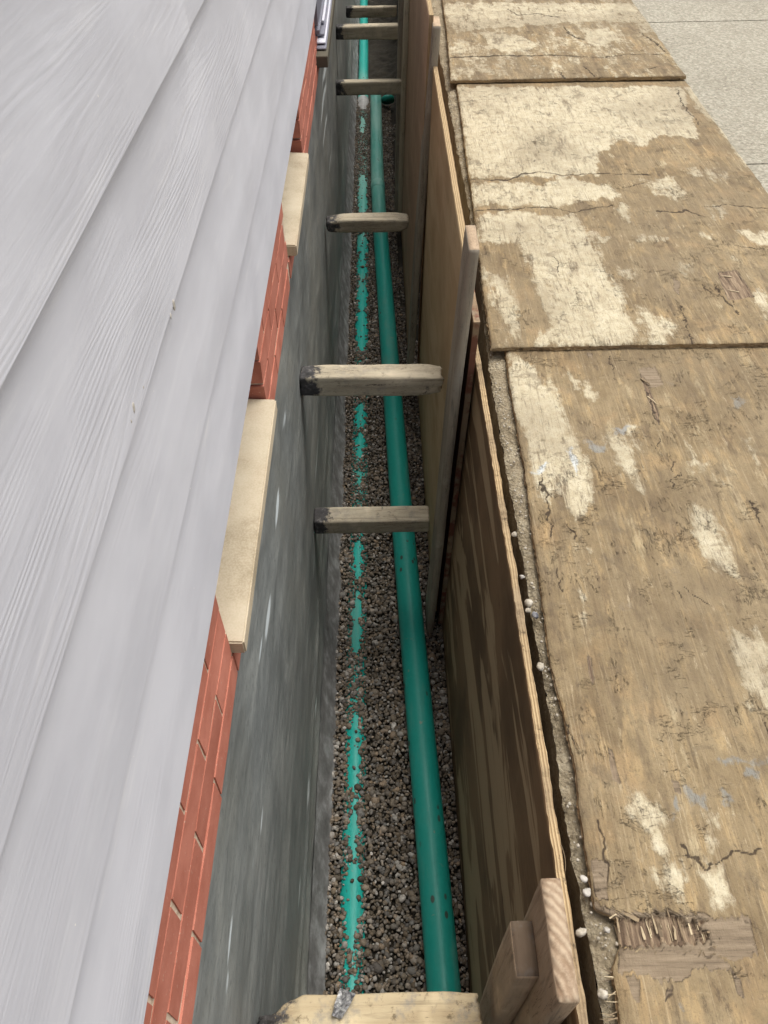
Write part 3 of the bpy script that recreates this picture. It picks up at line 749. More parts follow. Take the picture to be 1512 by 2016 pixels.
# ============================================================ SHORING PANELS
def panel(name, y0, y1, zt, zb, xt, xb, th, mat, label, seed, rag=.004, bow=0.0, tilt=0.0, edge=MAT_EDGE_X):
    """plywood sheet standing in the trench. xt / xb: face position at z=zt and z=zb"""
    ny, nz = int(min(320, (y1-y0)/.010)), 70
    def fn(side):
        def g(u, v):
            y = y0+u*(y1-y0); z = zt+v*(zb-zt)
            z = z + tilt*(u-.5)*(1-v)
            z = z + (rag*fbm(y*14, y*0, None, 4, seed)+rag*.5*fbm(y*90, y*0, None, 2, seed+3))*np.exp(-v*30)
            x = xt+(xb-xt)*v + bow*np.sin(u*math.pi)*(1-v) + .002*fbm(y*2, z*2, None, 3, seed+1)
            x = x + (th if side else 0) + (rag*.55*fbm(y*34, z*20, None, 3, seed+2+side)*np.exp(-v*45))
            return np.stack([x, y, z], 1), {}
        return g
    Va, Qa, _ = grid(ny, nz, fn(0)); Vb, Qb, _ = grid(ny, nz, fn(1)); nA = len(Va)
    i = np.arange(ny*nz).reshape(nz, ny)
    rim = []
    for row in (i[0], i[-1], i[:, 0], i[:, -1]):
        rim.append(np.stack([row[:-1], row[1:], row[1:]+nA, row[:-1]+nA], 1))
    rim = np.concatenate(rim)
    # refine the top rim: split across thickness is left to the material
    base = Vector(((xt+xb)/2, (y0+y1)/2, zb))
    me = npmesh(name, np.concatenate([Va, Vb])-np.array(base), np.concatenate([Qa, Qb[:, ::-1]+nA, rim]), False)
    bm = bmesh.new(); bm.from_mesh(me); bmesh.ops.recalc_face_normals(bm, faces=bm.faces); bm.to_mesh(me); bm.free()
    me.materials.append(mat); me.materials.append(edge)
    mi = np.zeros(len(me.polygons), np.int32); mi[len(Qa)+len(Qb):] = 1; me.polygons.foreach_set('material_index', mi)
    sm = np.ones(len(me.polygons), bool); sm[len(Qa)+len(Qb):] = False; me.polygons.foreach_set('use_smooth', sm)
    o = link(name, me, None, None, base)
    return tag(o, label, 'plywood panel', 'plywood panels lining the trench side')
panel('plywood_shoring', -.10, 2.40, .03, -1.37, .297, .252, .016, MAT_PB, 'nearest upright plywood panel, dark and wet with flame shaped grain streaks', 301, .005, .006)
panel('plywood_shoring', 1.97, 3.0, .20, -1.37, .276, .235, .019, MAT_PC, 'narrow plywood panel with a red painted end behind the middle stake', 302, .002, 0, 0, MAT_REDEDGE)
panel('plywood_shoring', 2.04, 3.80, .385, -1.37, .240, .214, .018, MAT_PA, 'clean tan plywood panel with a pale layered top edge, behind the middle stake', 303, .0015, edge=MAT_EDGE_N)
panel('plywood_shoring', 3.68, 6.15, .56, -1.37, .222, .165, .018, MAT_PD, 'brown plywood panel standing behind the second stake, farther along the trench', 304, .0015, edge=MAT_EDGE_N)
panel('plywood_shoring', 6.0, 8.45, .45, -1.37, .245, .195, .018, MAT_PD, 'farthest brown plywood panel lining the trench at the top of the photo', 305, .002)

# stakes ------------------------------------------------------
def stake(xt, xb, y0, y1, zt, zb, thk, mat, label, seed, endmat=MAT_ENDG, yb=0.0, amp=.0012, bev=True):
    """upright board: xt/xb left face at top/bottom, depth y0..y1, thickness thk"""
    me = rough_box(thk, y1-y0, zt-zb, .012, amp, seed)
    n = len(me.vertices); co = np.empty(n*3, np.float32); me.vertices.foreach_get('co', co); co = co.reshape(-1, 3)
    t = co[:, 2]/(zt-zb)
    co[:, 0] += (xt-xb)*t + .004*np.sin(t*5+seed); co[:, 1] += yb*(1-t)
    me.vertices.foreach_set('co', co.ravel()); me.update()
    me.materials.append(mat); me.materials.append(endmat)
    for p in me.polygons:
        p.use_smooth = True
        if p.normal.z > .9 and p.center.z > (zt-zb)-.02: p.material_index = 1
    o = link('shoring_stake', me, None, None, (xb, y0, zb))
    return tag(o, label, 'stake', 'wooden stakes bracing the plywood panels')
stake(.243, .176, 1.93, 2.07, .455, -1.39, .030, MAT_STAKE, 'tall weathered grey stake in the middle of the photo, level with two struts', 1, MAT_STAKE2)
stake(.232, .140, 3.62, 3.76, .535, -1.36, .034, MAT_STAKE, 'second tall stake, farther back with a pale sawn top, beyond the tan panel', 2, MAT_STAKE2)
stake(.190, .138, 5.55, 5.64, .75, -1.35, .036, MAT_STAKE3, 'pale narrow upright stake behind the third and second farthest struts', 3)
stake(.150, .125, 5.80, 5.90, .60, -1.35, .036, MAT_STAKE, 'dark stake standing just left of the pale narrow one, far down the trench', 4)
stake(.245, .215, 8.1, 8.22, .3, -1.42, .036, MAT_STAKE, 'farthest dark stake at the end of the trench by the last strut', 5)
stake(.254, .246, .240, .418, .15, -1.39, .034, MAT_STAKE2, 'large stake at the lower right with curved growth rings on its sawn top', 6)
stake(.212, .212, .300, .389, .02, -1.39, .040, MAT_STAKE2, 'small stake at the lower right with a dark brown top, beside the bottom strut', 7, MAT_DKTOP)

# struts ------------------------------------------------------
def strut(vtop, ul, ur, h, dy, dz, label, seed, mat=MAT_STRUT, rot=0., amp=.0035, endamp=.006, eroded=0., chewed=0.):
    zt = CZ-h
    xl, y1 = on_z(ul, vtop, zt); xr, _ = on_z(ur, vtop, zt)
    me = rough_box(xr-xl, dy, dz, .0065 if h < 2.3 and y1 < 3 else .012, amp, seed, endamp)
    if eroded or chewed:
        n = len(me.vertices); co = np.empty(n*3, np.float32); me.vertices.foreach_get('co', co); co = co.reshape(-1, 3).astype(float)
        top = np.clip(co[:, 2]/dz, 0, 1); far = np.clip(co[:, 1]/dy, 0, 1)
        if eroded:
            k = sstep(.10, .02, co[:, 0]+.02*fbm(co[:, 0]*40, co[:, 1]*40, None, 3, 3)); co[:, 2] -= eroded*k*top*(.7+.5*fbm(co[:, 0]*60, co[:, 1]*60, None, 3, 4)); co[:, 1] -= eroded*1.1*k*far
        if chewed:
            k = sstep(.10, .0, (xr-xl)-co[:, 0]); f = .5+.5*fbm(co[:, 0]*8, co[:, 1]*110, co[:, 2]*110, 3, 5)
            co[:, 1] -= chewed*k*(co[:, 1]/dy-.5)*2*f; co[:, 2] -= chewed*k*(co[:, 2]/dz-.5)*2*f; co[:, 0] -= chewed*1.6*k*f
        me.vertices.foreach_set('co', co.astype(np.float32).ravel()); me.update()
    for p in me.polygons: p.use_smooth = True
    o = link('trench_strut', me, mat, None, (xl, y1-dy, zt-dz), (0, rot, 0))
    return tag(o, label, 'strut', 'timber struts wedged across the trench')
strut(1958, 498, 956, 1.82, .10, .085, 'nearest strut, yellowish timber with grey scrap lying on it', 11, MAT_STRUT2, 0, .003, .008, .030, .006)
strut(998, 618, 845, 2.245, .085, .070, 'lower second strut from the front, square cut, with black tar drips at its left', 12, rot=.0, amp=.0015, endamp=.0015)
strut(716, 587, 879, 1.58, .082, .078, 'longest pale strut in the middle, chewed right end and grey tar on its left end', 13, rot=.012, chewed=.014)
strut(419, 640, 810, 1.835, .090, .066, 'rounded strut with worn ends above the middle one, dark at both ends', 14, amp=.004, endamp=.010, eroded=.008, chewed=.012)
strut(156, 660, 795, 1.83, .060, .085, 'plain flat faced strut over the end of the upper pipe', 15, amp=.0015, endamp=.002)
strut(46, 660, 797, 1.61, .075, .085, 'second farthest strut, light edged board with a rough underside', 16, amp=.004, endamp=.004)
strut(11, 680, 782, 2.03, .070, .085, 'farthest and lowest strut at the very top of the photo', 17, amp=.003, endamp=.006)

# ============================================================ GROUND PLYWOOD SHEETS
def inpoly_dist(x, y, poly):
    """signed distance (positive inside), numpy"""
    P = np.array(poly); n = len(P); d = np.full(x.shape, 1e9); ins = np.zeros(x.shape, bool)
    for i in range(n):
        a_, b_ = P[i], P[(i+1) % n]; e = b_-a_; L = max((e**2).sum(), 1e-12)
        t = np.clip(((x-a_[0])*e[0]+(y-a_[1])*e[1])/L, 0, 1)
        d = np.minimum(d, np.hypot(x-a_[0]-t*e[0], y-a_[1]-t*e[1]))
        cnd = ((a_[1] > y) != (b_[1] > y)) & (x < e[0]*(y-a_[1])/(e[1] if abs(e[1]) > 1e-12 else 1e-12)+a_[0])
        ins ^= cnd
    return np.where(ins, d, -d)
def line_dist(x, y, pts):
    d = np.full(x.shape, 1e9)
    for a_, b_ in zip(pts[:-1], pts[1:]):
        a_ = np.array(a_); b_ = np.array(b_); e = b_-a_; L = max((e**2).sum(), 1e-12)
        t = np.clip(((x-a_[0])*e[0]+(y-a_[1])*e[1])/L, 0, 1)
        d = np.minimum(d, np.hypot(x-a_[0]-t*e[0], y-a_[1]-t*e[1]))
    return d
def sheet(zpx, left, xr, y0, y1, z_near, z_far, nx, ny, ybias, polys, blues, peels, cracks, label, seed, creambase=0., curl=.004, roty=(0, 0)):
    TH = .019
    us = np.linspace(0, 1, nx)**1.25; vs_ = np.linspace(0, 1, ny)**ybias
    uu, vv = np.meshgrid(us, vs_)
    lx = np.array([p[0] for p in left]); ly = np.array([p[1] for p in left]); o_ = np.argsort(ly)
    yy = y0+vv*(y1-y0)
    yy = yy + (.0035*fbm(uu*60, uu*0, None, 4, seed+8))*np.exp(-vv*(y1-y0)/.02)
    XL = np.interp(yy, ly[o_], lx[o_]) + .0035*fbm(yy*26, yy*0, None, 4, seed+1)+.0007*fbm(yy*110, yy*0, None, 2, seed+2)
    XR = np.interp(yy, [y0, y1], xr) + .006*fbm(yy*12, yy*0, None, 4, seed+3)
    xx = XL+uu*(XR-XL)
    yy = yy + roty[0]*(xx-.4) * (1-vv) + roty[1]*(xx-.4)*vv
    x, y = xx, yy
    z = z_near+(z_far-z_near)*vv + TH
    cream = np.full(x.shape, creambase) ; blue = np.zeros(x.shape); bl = np.zeros(x.shape); peel = np.zeros(x.shape); crack = np.zeros(x.shape)
    jx = x+.020*fbm(x*22, y*9, None, 5, seed+5); jy = y+.040*fbm(x*26+5, y*8, None, 5, seed+6)
    for (pl, am) in polys:
        W = [on_z(a_, b_, zpx) for a_, b_ in pl]
        sdn = inpoly_dist(jx, jy, W); cream = np.maximum(cream, am*(.80*sstep(-.05, .03, sdn)+.14*sstep(.0, .08, sdn)))
    for (pl, lightness) in blues:
        sdn = inpoly_dist(jx, jy, [on_z(a_, b_, zpx) for a_, b_ in pl]); q = sstep(-.016, .014, sdn)
        blue = np.maximum(blue, q); bl = np.maximum(bl, q*lightness)
    for (pl, dep, val) in peels:
        W = [on_z(a_, b_, zpx) for a_, b_ in pl]
        rx = x+.006*fbm(x*70, y*12, None, 4, seed+15); ry = y+.010*fbm(x*160, y*10, None, 3, seed+16)
        q = inpoly_dist(rx, ry, W)
        m_ = sstep(-.0008, .0008, q)
        if dep > .005: z = z - m_*(dep + .0022*fbm(x*240, y*14, None, 3, seed+17)+.0015*fbm(x*60, y*60, None, 3, seed+18))
        else: z = z - m_*(dep+.0005*fbm(x*10, y*180, None, 3, seed+19))
        peel = np.maximum(peel, m_*val)
        crack = np.maximum(crack, .9*np.exp(-(q/.0018)**2)*(.55+.45*fbm(x*30, y*30, None, 2, seed+60)))
    for (pl, wd, dep) in cracks:
        wd = max(wd, .0021); W = [on_z(a_, b_, zpx) for a_, b_ in pl]
        kx = x+.016*fbm(x*45, y*45, None, 5, seed+25); ky = y+.016*fbm(x*45+9, y*45, None, 5, seed+26)
        dl = line_dist(kx, ky, W)*(1+.6*fbm(x*18, y*18, None, 2, seed+27))
        q = np.exp(-(dl/wd)**2); z = z-dep*q; crack = np.maximum(crack, q)
    # weathering relief, lifted veneer edges
    z = z + .0016*fbm(x*9, y*5, None, 4, seed+30) + .0006*fbm(x*90, y*30, None, 3, seed+31)
    lift = np.maximum(0, fbm(x*5, y*16, None, 3, seed+33)-.28); z = z+.004*np.minimum(lift, .4)
    ed = np.minimum(np.minimum(x-XL, XR-x), np.minimum((yy-y0), 1e9))
    z = z - .006*np.exp(-np.maximum(x-XL, 0)/.006) - .004*np.exp(-np.maximum(XR-x, 0)/.006) - .005*np.exp(-np.maximum(vv*(y1-y0), 0)/.006)
    z = z + curl*np.exp(-vv*(y1-y0)/.15)*(uu-.3)
    if curl < 0: pass
    V = np.stack([x, y, z], -1).reshape(-1, 3)
    i = np.arange(nx*ny).reshape(ny, nx); Q = np.stack([i[:-1, :-1].ravel(), i[:-1, 1:].ravel(), i[1:, 1:].ravel(), i[1:, :-1].ravel()], 1)
    # sides: rim loop going down in 4 rings with small raggedness (the plies)
    loop = np.concatenate([i[0, :], i[1:, -1], i[-1, -2::-1], i[-2:0:-1, 0]]); nl = len(loop)
    rings = [loop]; allV = [V]; cnt = len(V)
    zb = (z_near+(z_far-z_near)*vv).reshape(-1)[loop]
    for r_ in range(1, 6):
        P = V[loop].copy(); f = r_/5
        P[:, 2] = P[:, 2]*(1-f)+zb*f
        jit = .0022*vnoise(P[:, 0]*120+r_*7, P[:, 1]*120, None, seed+40+r_)
        P[:, 0] += jit+(.0025 if r_ % 2 else -.0015)*np.where(P[:, 0] < (XL.min()+XR.max())/2, 1, -1)*.6; P[:, 1] += jit
        allV.append(P); rings.append(np.arange(cnt, cnt+nl)); cnt += nl
    QS = []
    for r_ in range(5):
        A, B = rings[r_], rings[r_+1]
        QS.append(np.stack([A, B, np.roll(B, -1), np.roll(A, -1)], 1))
    QS = np.concatenate(QS); nQ = len(Q)
    def pad(arr): return np.concatenate([arr.ravel(), np.zeros(cnt-len(V))])
    base = np.array([float(XL.mean()), (y0+y1)/2, z_near])
    me = npmesh('plywood_sheet', np.concatenate(allV)-base, np.concatenate([Q, QS]), True, {'cream': pad(cream), 'blue': pad(blue), 'bluelight': pad(bl), 'peel': pad(peel), 'crack': pad(crack)})
    me.materials.append(MAT_GPLY); me.materials.append(MAT_EDGE_Z)
    mi = np.zeros(len(me.polygons), np.int32); mi[nQ:] = 1; me.polygons.foreach_set('material_index', mi)
    sm = np.ones(len(me.polygons), bool); sm[nQ:] = False; me.polygons.foreach_set('use_smooth', sm)
    o = link('plywood_sheet', me, None, None, tuple(base))
    return tag(o, label, 'plywood sheet', 'plywood sheets laid on the ground beside the trench')
Z3, Z2, Z1 = .022, .040, .050
left3 = [on_z(u_, v_, Z3) for u_, v_ in [(995, 690), (1000, 730), (1030, 900), (1050, 1050), (1085, 1300), (1120, 1450), (1132, 1510), (1150, 1650), (1165, 1750), (1172, 1787), (1215, 1806), (1222, 1860), (1208, 1905), (1222, 2016)]]
left3 = [(left3[-1][0], -.5)]+left3+[(left3[0][0], 2.4)]
cr3 = [([(1000, 700), (1030, 720), (1085, 760), (1105, 800), (1135, 880), (1160, 930), (1175, 985), (1130, 1010), (1090, 980), (1060, 940), (1035, 870), (1015, 800)], 1),
       ([(1195, 865), (1225, 860), (1275, 985), (1262, 975), (1225, 920)], .85), ([(1235, 840), (1250, 840), (1260, 890), (1240, 865)], .9),
       ([(1370, 1000), (1395, 1000), (1440, 1090), (1448, 1135), (1400, 1120), (1366, 1040)], 1), ([(1440, 1235), (1490, 1240), (1530, 1290), (1530, 1400), (1480, 1380), (1460, 1290)], 1),
       ([(1260, 1570), (1300, 1575), (1310, 1610), (1290, 1630), (1300, 1672), (1285, 1650), (1255, 1600)], .9), ([(1285, 1690), (1320, 1690), (1345, 1735), (1320, 1765), (1280, 1740)], .85),
       ([(1402, 1710), (1430, 1710), (1437, 1750), (1410, 1775), (1396, 1740)], .95), ([(1130, 1170), (1150, 1180), (1157, 1260), (1142, 1230)], .85),
       ([(1140, 1060), (1165, 1075), (1170, 1130), (1148, 1110)], .6), ([(1372, 905), (1390, 905), (1408, 950), (1392, 940)], .7), ([(1460, 865), (1472, 865), (1500, 915), (1488, 905)], .8),
       ([(1115, 740), (1160, 750), (1165, 775), (1130, 770)], .6), ([(1153, 770), (1172, 770), (1172, 782), (1155, 782)], .9), ([(1480, 1880), (1512, 1890), (1512, 1930), (1470, 1920)], .55),
       ([(1350, 870), (1360, 880), (1375, 940), (1362, 920)], .5), ([(1390, 1605), (1412, 1605), (1415, 1622), (1395, 1620)], 1), ([(1398, 1650), (1410, 1655), (1412, 1668), (1400, 1665)], .9)]
bl3 = [([(1115, 890), (1130, 890), (1142, 925), (1130, 928)], 1), ([(1060, 915), (1078, 915), (1074, 932), (1052, 932)], 1), ([(1200, 840), (1240, 838), (1230, 858), (1205, 858)], .3), ([(1155, 870), (1190, 872), (1185, 890), (1160, 888)], .1),
       ([(1420, 1500), (1480, 1498), (1512, 1480), (1512, 1505), (1470, 1512)], 0), ([(1310, 1580), (1330, 1580), (1330, 1600), (1315, 1600)], 0), ([(1350, 1560), (1390, 1560), (1385, 1585), (1360, 1590)], 0), ([(1420, 1565), (1440, 1562), (1440, 1580), (1425, 1580)], 0), ([(1350, 1980), (1362, 1980), (1362, 1995), (1352, 1995)], 0), ([(1435, 780), (1460, 780), (1460, 795), (1438, 795)], .1), ([(1460, 1515), (1490, 1515), (1490, 1532), (1460, 1532)], 0)]
pe3 = [([(1170, 1780), (1230, 1795), (1350, 1795), (1390, 1803), (1478, 1806), (1494, 1878), (1450, 1888), (1415, 1882), (1310, 1872), (1222, 1862), (1165, 1850)], .0022, .45),
       ([(1222, 1804), (1335, 1800), (1345, 1812), (1400, 1815), (1375, 1826), (1402, 1840), (1398, 1852), (1345, 1860), (1222, 1860), (1208, 1830)], .010, 1.),
       ([(1222, 1868), (1310, 1872), (1420, 1886), (1438, 1900), (1445, 1912), (1380, 1906), (1340, 1930), (1295, 1932), (1280, 1912), (1218, 1918)], .0016, .5),
       ([(1256, 726), (1290, 722), (1306, 758), (1272, 764)], .0020, .55), ([(1260, 738), (1266, 740), (1296, 810), (1298, 836), (1280, 800)], .0025, .8),
       ([(1153, 1290), (1160, 1292), (1172, 1335), (1166, 1345), (1158, 1320)], .002, .8), ([(1195, 1468), (1207, 1478), (1223, 1540), (1206, 1536)], .002, .7),
       ([(1322, 1535), (1335, 1537), (1340, 1562), (1330, 1560)], .0015, .5), ([(1155, 695), (1167, 695), (1168, 704), (1158, 704)], .0015, .5), ([(1165, 1690), (1200, 1700), (1195, 1770), (1172, 1770)], .0012, .35),
       ([(1232, 1925), (1256, 1925), (1258, 1972), (1246, 1970)], .0018, .6), ([(1440, 1912), (1456, 1925), (1462, 1962), (1450, 1955)], .0018, .6), ([(1320, 1945), (1325, 1945), (1318, 1968), (1312, 1965)], .0018, .6)]
ck3 = [([(1120, 1030), (1130, 1062)], .0022, .0015), ([(1330, 912), (1326, 925), (1342, 932), (1328, 942), (1326, 958)], .002, .001), ([(1110, 1420), (1130, 1470)], .002, .0012), ([(1340, 1670), (1370, 1690), (1395, 1705), (1440, 1680), (1500, 1675)], .0016, .0012),
       ([(1345, 1155), (1380, 1180), (1400, 1190)], .0014, .0008), ([(1480, 985), (1500, 1040)], .0014, .0008), ([(1065, 930), (1080, 1000), (1085, 1060)], .002, .0012), ([(1095, 1120), (1108, 1165)], .0018, .0012), ([(1200, 700), (1210, 745)], .002, .001), ([(1175, 1610), (1190, 1660), (1200, 1700)], .002, .0012), ([(1500, 1420), (1512, 1450)], .0015, .001),
       ([(1270, 770), (1282, 795), (1292, 830)], .0025, .0015), ([(1330, 1160), (1345, 1175)], .002, .001), ([(1300, 860), (1290, 885)], .0015, .001)]
s3 = sheet(Z3, left3, (1.585, 1.61), -.32, 2.13, .003, .003, 420, 760, 1.35, cr3, bl3, pe3, ck3, 'nearest plywood sheet on the ground, brown, with a rotten splintered corner', 400, .0)
left2 = [on_z(u_, v_, Z2) for u_, v_ in [(968, 688), (962, 640), (950, 560), (935, 420), (918, 300), (908, 220), (900, 165), (893, 100)]]
left2 = left2+[(left2[-1][0]+.01, 5.3)]
cr2 = [([(900, 165), (1345, 165), (1365, 235), (1375, 268), (1300, 262), (1262, 285), (1220, 270), (1180, 300), (1170, 340), (1060, 345), (930, 345), (912, 250)], 1.), ([(930, 355), (1075, 358), (1105, 345), (1205, 368), (1222, 385), (1110, 402), (930, 402)], .9),
       ([(935, 420), (1010, 415), (1130, 420), (1165, 465), (1190, 530), (1225, 580), (1245, 640), (1240, 680), (1060, 682), (1085, 640), (1050, 545), (1015, 480), (945, 470)], .95), ([(955, 530), (1000, 540), (1015, 590), (1025, 680), (1000, 680), (980, 640)], .8),
       ([(1240, 590), (1300, 620), (1335, 640), (1320, 682), (1275, 680), (1255, 630)], .75), ([(1345, 165), (1370, 165), (1440, 235), (1512, 330), (1512, 370), (1430, 265), (1370, 200)], .9), ([(1262, 350), (1330, 345), (1360, 380), (1340, 395), (1280, 375)], .65), ([(1355, 325), (1410, 325), (1440, 340), (1430, 360), (1370, 345)], .65),
       ([(1205, 405), (1230, 402), (1228, 430), (1222, 425)], 1), ([(1183, 465), (1203, 464), (1203, 474), (1185, 473)], 1), ([(1257, 460), (1270, 458), (1276, 474), (1260, 470)], 1), ([(1287, 466), (1310, 464), (1316, 478), (1292, 480)], 1), ([(1385, 458), (1402, 457), (1402, 466), (1386, 466)], 1), ([(1448, 450), (1512, 460), (1512, 480), (1470, 470)], 1),
       ([(1212, 515), (1225, 520), (1258, 555), (1240, 550), (1222, 540)], .6), ([(1400, 400), (1418, 402), (1426, 432), (1415, 430)], .9), ([(1480, 585), (1512, 570), (1512, 640), (1495, 620)], .8), ([(1412, 330), (1430, 332), (1440, 365), (1428, 360)], .8), ([(1330, 520), (1375, 520), (1372, 540), (1335, 535)], .6), ([(1150, 450), (1170, 455), (1195, 520), (1200, 560), (1180, 560), (1165, 500)], .8)]
pe2 = [([(1412, 535), (1450, 530), (1486, 585), (1435, 590)], .0035, .95), ([(1325, 545), (1340, 555), (1335, 580), (1327, 570)], .0015, .5)]
ck2 = [([(925, 348), (1000, 352), (1030, 338), (1075, 335), (1110, 342), (1160, 338), (1280, 340)], .0042, .003), ([(930, 412), (1080, 405), (1130, 415), (1165, 408), (1205, 402)], .0036, .0025), ([(1292, 412), (1325, 418), (1350, 412), (1385, 425)], .0045, .003), ([(1385, 405), (1440, 400), (1512, 410)], .0032, .002),
       ([(1410, 560), (1420, 585), (1442, 605)], .0035, .002), ([(1335, 600), (1372, 690)], .0016, .0012), ([(1440, 590), (1455, 620)], .002, .001), ([(1335, 170), (1345, 200), (1372, 230), (1380, 240)], .003, .002), ([(905, 195), (940, 192), (975, 190)], .0026, .002), ([(1090, 505), (1100, 520), (1098, 535)], .003, .002), ([(1420, 478), (1512, 492)], .0018, .001), ([(1380, 560), (1400, 575), (1412, 590)], .003, .002), ([(1230, 365), (1270, 358)], .0025, .0015)]
s2 = sheet(Z2, left2, (1.60, 1.665), 2.07, 4.56, .023, .005, 330, 620, 1.2, cr2, [], pe2, ck2, 'middle plywood sheet on the ground, cream and tan blotches, overlapping the nearest sheet', 500, .10)
left1 = [on_z(u_, v_, Z1) for u_, v_ in [(887, 158), (885, 120), (880, 60), (872, 0)]]
left1 = [(left1[0][0], 4.4)]+left1+[(left1[-1][0]+.04, 7.2)]
cr1 = [([(870, 0), (1010, 0), (1270, 0), (1290, 40), (1150, 40), (1000, 50), (900, 60), (880, 40)], .75), ([(960, 60), (1030, 70), (1060, 85), (1040, 100), (960, 95)], 1), ([(1160, 55), (1200, 50), (1225, 75), (1180, 90), (1150, 80)], .9), ([(1250, 40), (1285, 40), (1300, 60), (1260, 65)], .7), ([(900, 130), (1000, 135), (1010, 150), (900, 150)], .6), ([(890, 70), (950, 75), (940, 105), (890, 105)], .6), ([(1060, 60), (1110, 70), (1100, 80)], .7)]
ck1 = [([(888, 111), (940, 109), (990, 107), (1040, 108), (1080, 106), (1130, 108)], .008, .004), ([(1130, 108), (1180, 112), (1240, 105), (1320, 104)], .005, .003), ([(1000, 12), (1020, 25), (1060, 22), (1100, 30)], .005, .003), ([(1110, 50), (1130, 70), (1150, 75)], .006, .003), ([(1260, 60), (1290, 80), (1310, 100)], .006, .003), ([(1100, 140), (1115, 155)], .005, .003), ([(1150, 130), (1170, 150)], .005, .003), ([(1280, 135), (1300, 130)], .005, .003)]
pe1 = [([(1120, 112), (1240, 108), (1310, 110), (1320, 124), (1230, 130), (1140, 130)], .0006, .13)]
s1s = sheet(Z1, left1, (1.66, 1.76), 4.50, 6.95, .030, .006, 260, 480, 1.1, cr1, [], pe1, ck1, 'farthest plywood sheet on the ground, split and flaking along its near edge', 600, .38)

# splinters in the rotten corner and along the frayed edges (parts of what they are torn from)
def splinter_mesh(L, w_, seed):
    rs = random.Random(seed); bm = bmesh.new(); n_ = 4; ring = []
    for i in range(n_+1):
        t = i/n_; ww = w_*(1-.75*t**2)*(.8+rs.random()*.4); bend = L*.15*t*t*rs.uniform(-1, 1)
        ring.append([bm.verts.new((ww*a_, t*L, bend+ww*.35*b_)) for a_, b_ in ((-1, -1), (1, -1), (1, 1), (-1, 1))])
    for i in range(n_):
        for k in range(4): bm.faces.new([ring[i][k], ring[i][(k+1) % 4], ring[i+1][(k+1) % 4], ring[i+1][k]])
    bm.faces.new(ring[0][::-1]); bm.faces.new(ring[-1])
    me = bpy.data.meshes.new('splinter'); bm.to_mesh(me); bm.free(); me.materials.append(MAT_SPL); return me
spm = [splinter_mesh(L, w_, i) for i, (L, w_) in enumerate([(.030, .0016), (.022, .0022), (.040, .0012), (.015, .0010), (.026, .003)])]
def add_splinter(root, u_, v_, z_, k, ang, tilt=0., scale=1.):
    x_, y_ = on_z(u_, v_, z_)
    o = bpy.data.objects.new('splinter', spm[k]); scene.collection.objects.link(o); o.parent = root
    o.location = Vector((x_, y_, z_))-root.location; o.rotation_euler = (tilt, random.uniform(-.4, .4), ang); o.scale = (scale,)*3
rs = random.Random(5)
for (u_, v_, k, ang, tl, sc_) in [(1258, 1812, 1, 1.1, .12, 1.5), (1225, 1795, 3, 1.9, .2, 1.6), (1302, 1845, 4, .15, .25, 1.1), (1295, 1838, 0, .1, .3, 1.), (1362, 1840, 0, .05, .1, .9), (1385, 1868, 4, -1.45, .1, 1.0), (1218, 1828, 1, .0, .05, .9), (1200, 1808, 3, -1.1, .1, 1.3), (1270, 1850, 1, .1, 0, 1.), (1330, 1850, 1, -.1, .1, 1.), (1347, 1848, 0, .1, .05, .8), (1240, 1846, 2, .05, .1, .8), (1400, 1826, 2, -1.4, .05, 1.), (1392, 1835, 1, -1.5, .05, 1.), (1318, 1806, 3, .2, .3, 1.3), (1375, 1795, 3, .1, .2, 1.), (1383, 1796, 3, .1, .2, 1.)]:
    add_splinter(s3, u_, v_, .017, k, ang, tl, sc_)
for i in range(30):
    u_ = rs.uniform(1215, 1400); v_ = rs.uniform(1815, 1860); add_splinter(s3, u_, v_, .012, rs.choice([0, 2, 3]), rs.uniform(-.15, .15), rs.uniform(-.05, .1), rs.uniform(.35, .75))
for i in range(14):
    v_ = rs.uniform(1910, 2010); add_splinter(s3, 1218+rs.uniform(-8, 4), v_, .012, 2, rs.uniform(.8, 2.2), rs.uniform(-.2, .5), rs.uniform(.4, .8))
for (u_, v_, ang) in [(1455, 575, 1.3), (1465, 550, -2.4), (1440, 545, 1.4)]: add_splinter(s2, u_, v_, .038, 0, ang, .1, 1.3)
add_splinter(s3, 1262, 745, .024, 1, -2.6, .05, 1.9); add_splinter(s3, 1275, 780, .024, 2, -2.7, .05, 1.2)
for (u_, v_, k, ang) in [(1222, 365, 4, .6), (1345, 452, 3, -1.)]: add_splinter(s2, u_, v_, .045, k, ang, 0, .6)

# ============================================================ small loose things
def stone(u_, v_, z_, r, mat, label, seed, sq=(1, 1, .8), cat='stone', grp='loose stones along the trench edge'):
    x_, y_ = on_z(u_, v_, z_)
    o = link('stone', lump_mesh('stone', r, seed, 3, sq, .35), mat, None, (x_, y_, z_+r*.1), (0, 0, seed))
    return tag(o, label, cat, grp)
G = .012
stone(1013, 1053, G, .0085, MAT_PEB, 'small round stone highest up the gap beside the dark wet panel', 71)
stone(1027, 1137, G, .0085, MAT_WPEB, 'white wedge shaped stone stuck in the gap below the round one', 72, (1, .6, .8))
stone(1042, 1188, G, .012, MAT_PEB, 'largest round tan stone in the gap, just above the pale blue lump', 73)
stone(1040, 1203, G, .0075, MAT_PEB, 'little tan stone squeezed between the large round stone and the blue lump', 74)
stone(1054, 1211, G, .009, MAT_FOIL, 'pale blue grey crumpled lump in the gap under the large round stone', 75, (1, 1.2, .8), 'lump')
stone(1063, 1313, G, .0105, MAT_PEB, 'round grey tan stone alone in the gap beside the middle of the near sheet', 76)
stone(1149, 1730, G, .0075, MAT_WPEB, 'bright white stone beside the top of the large stake', 77)
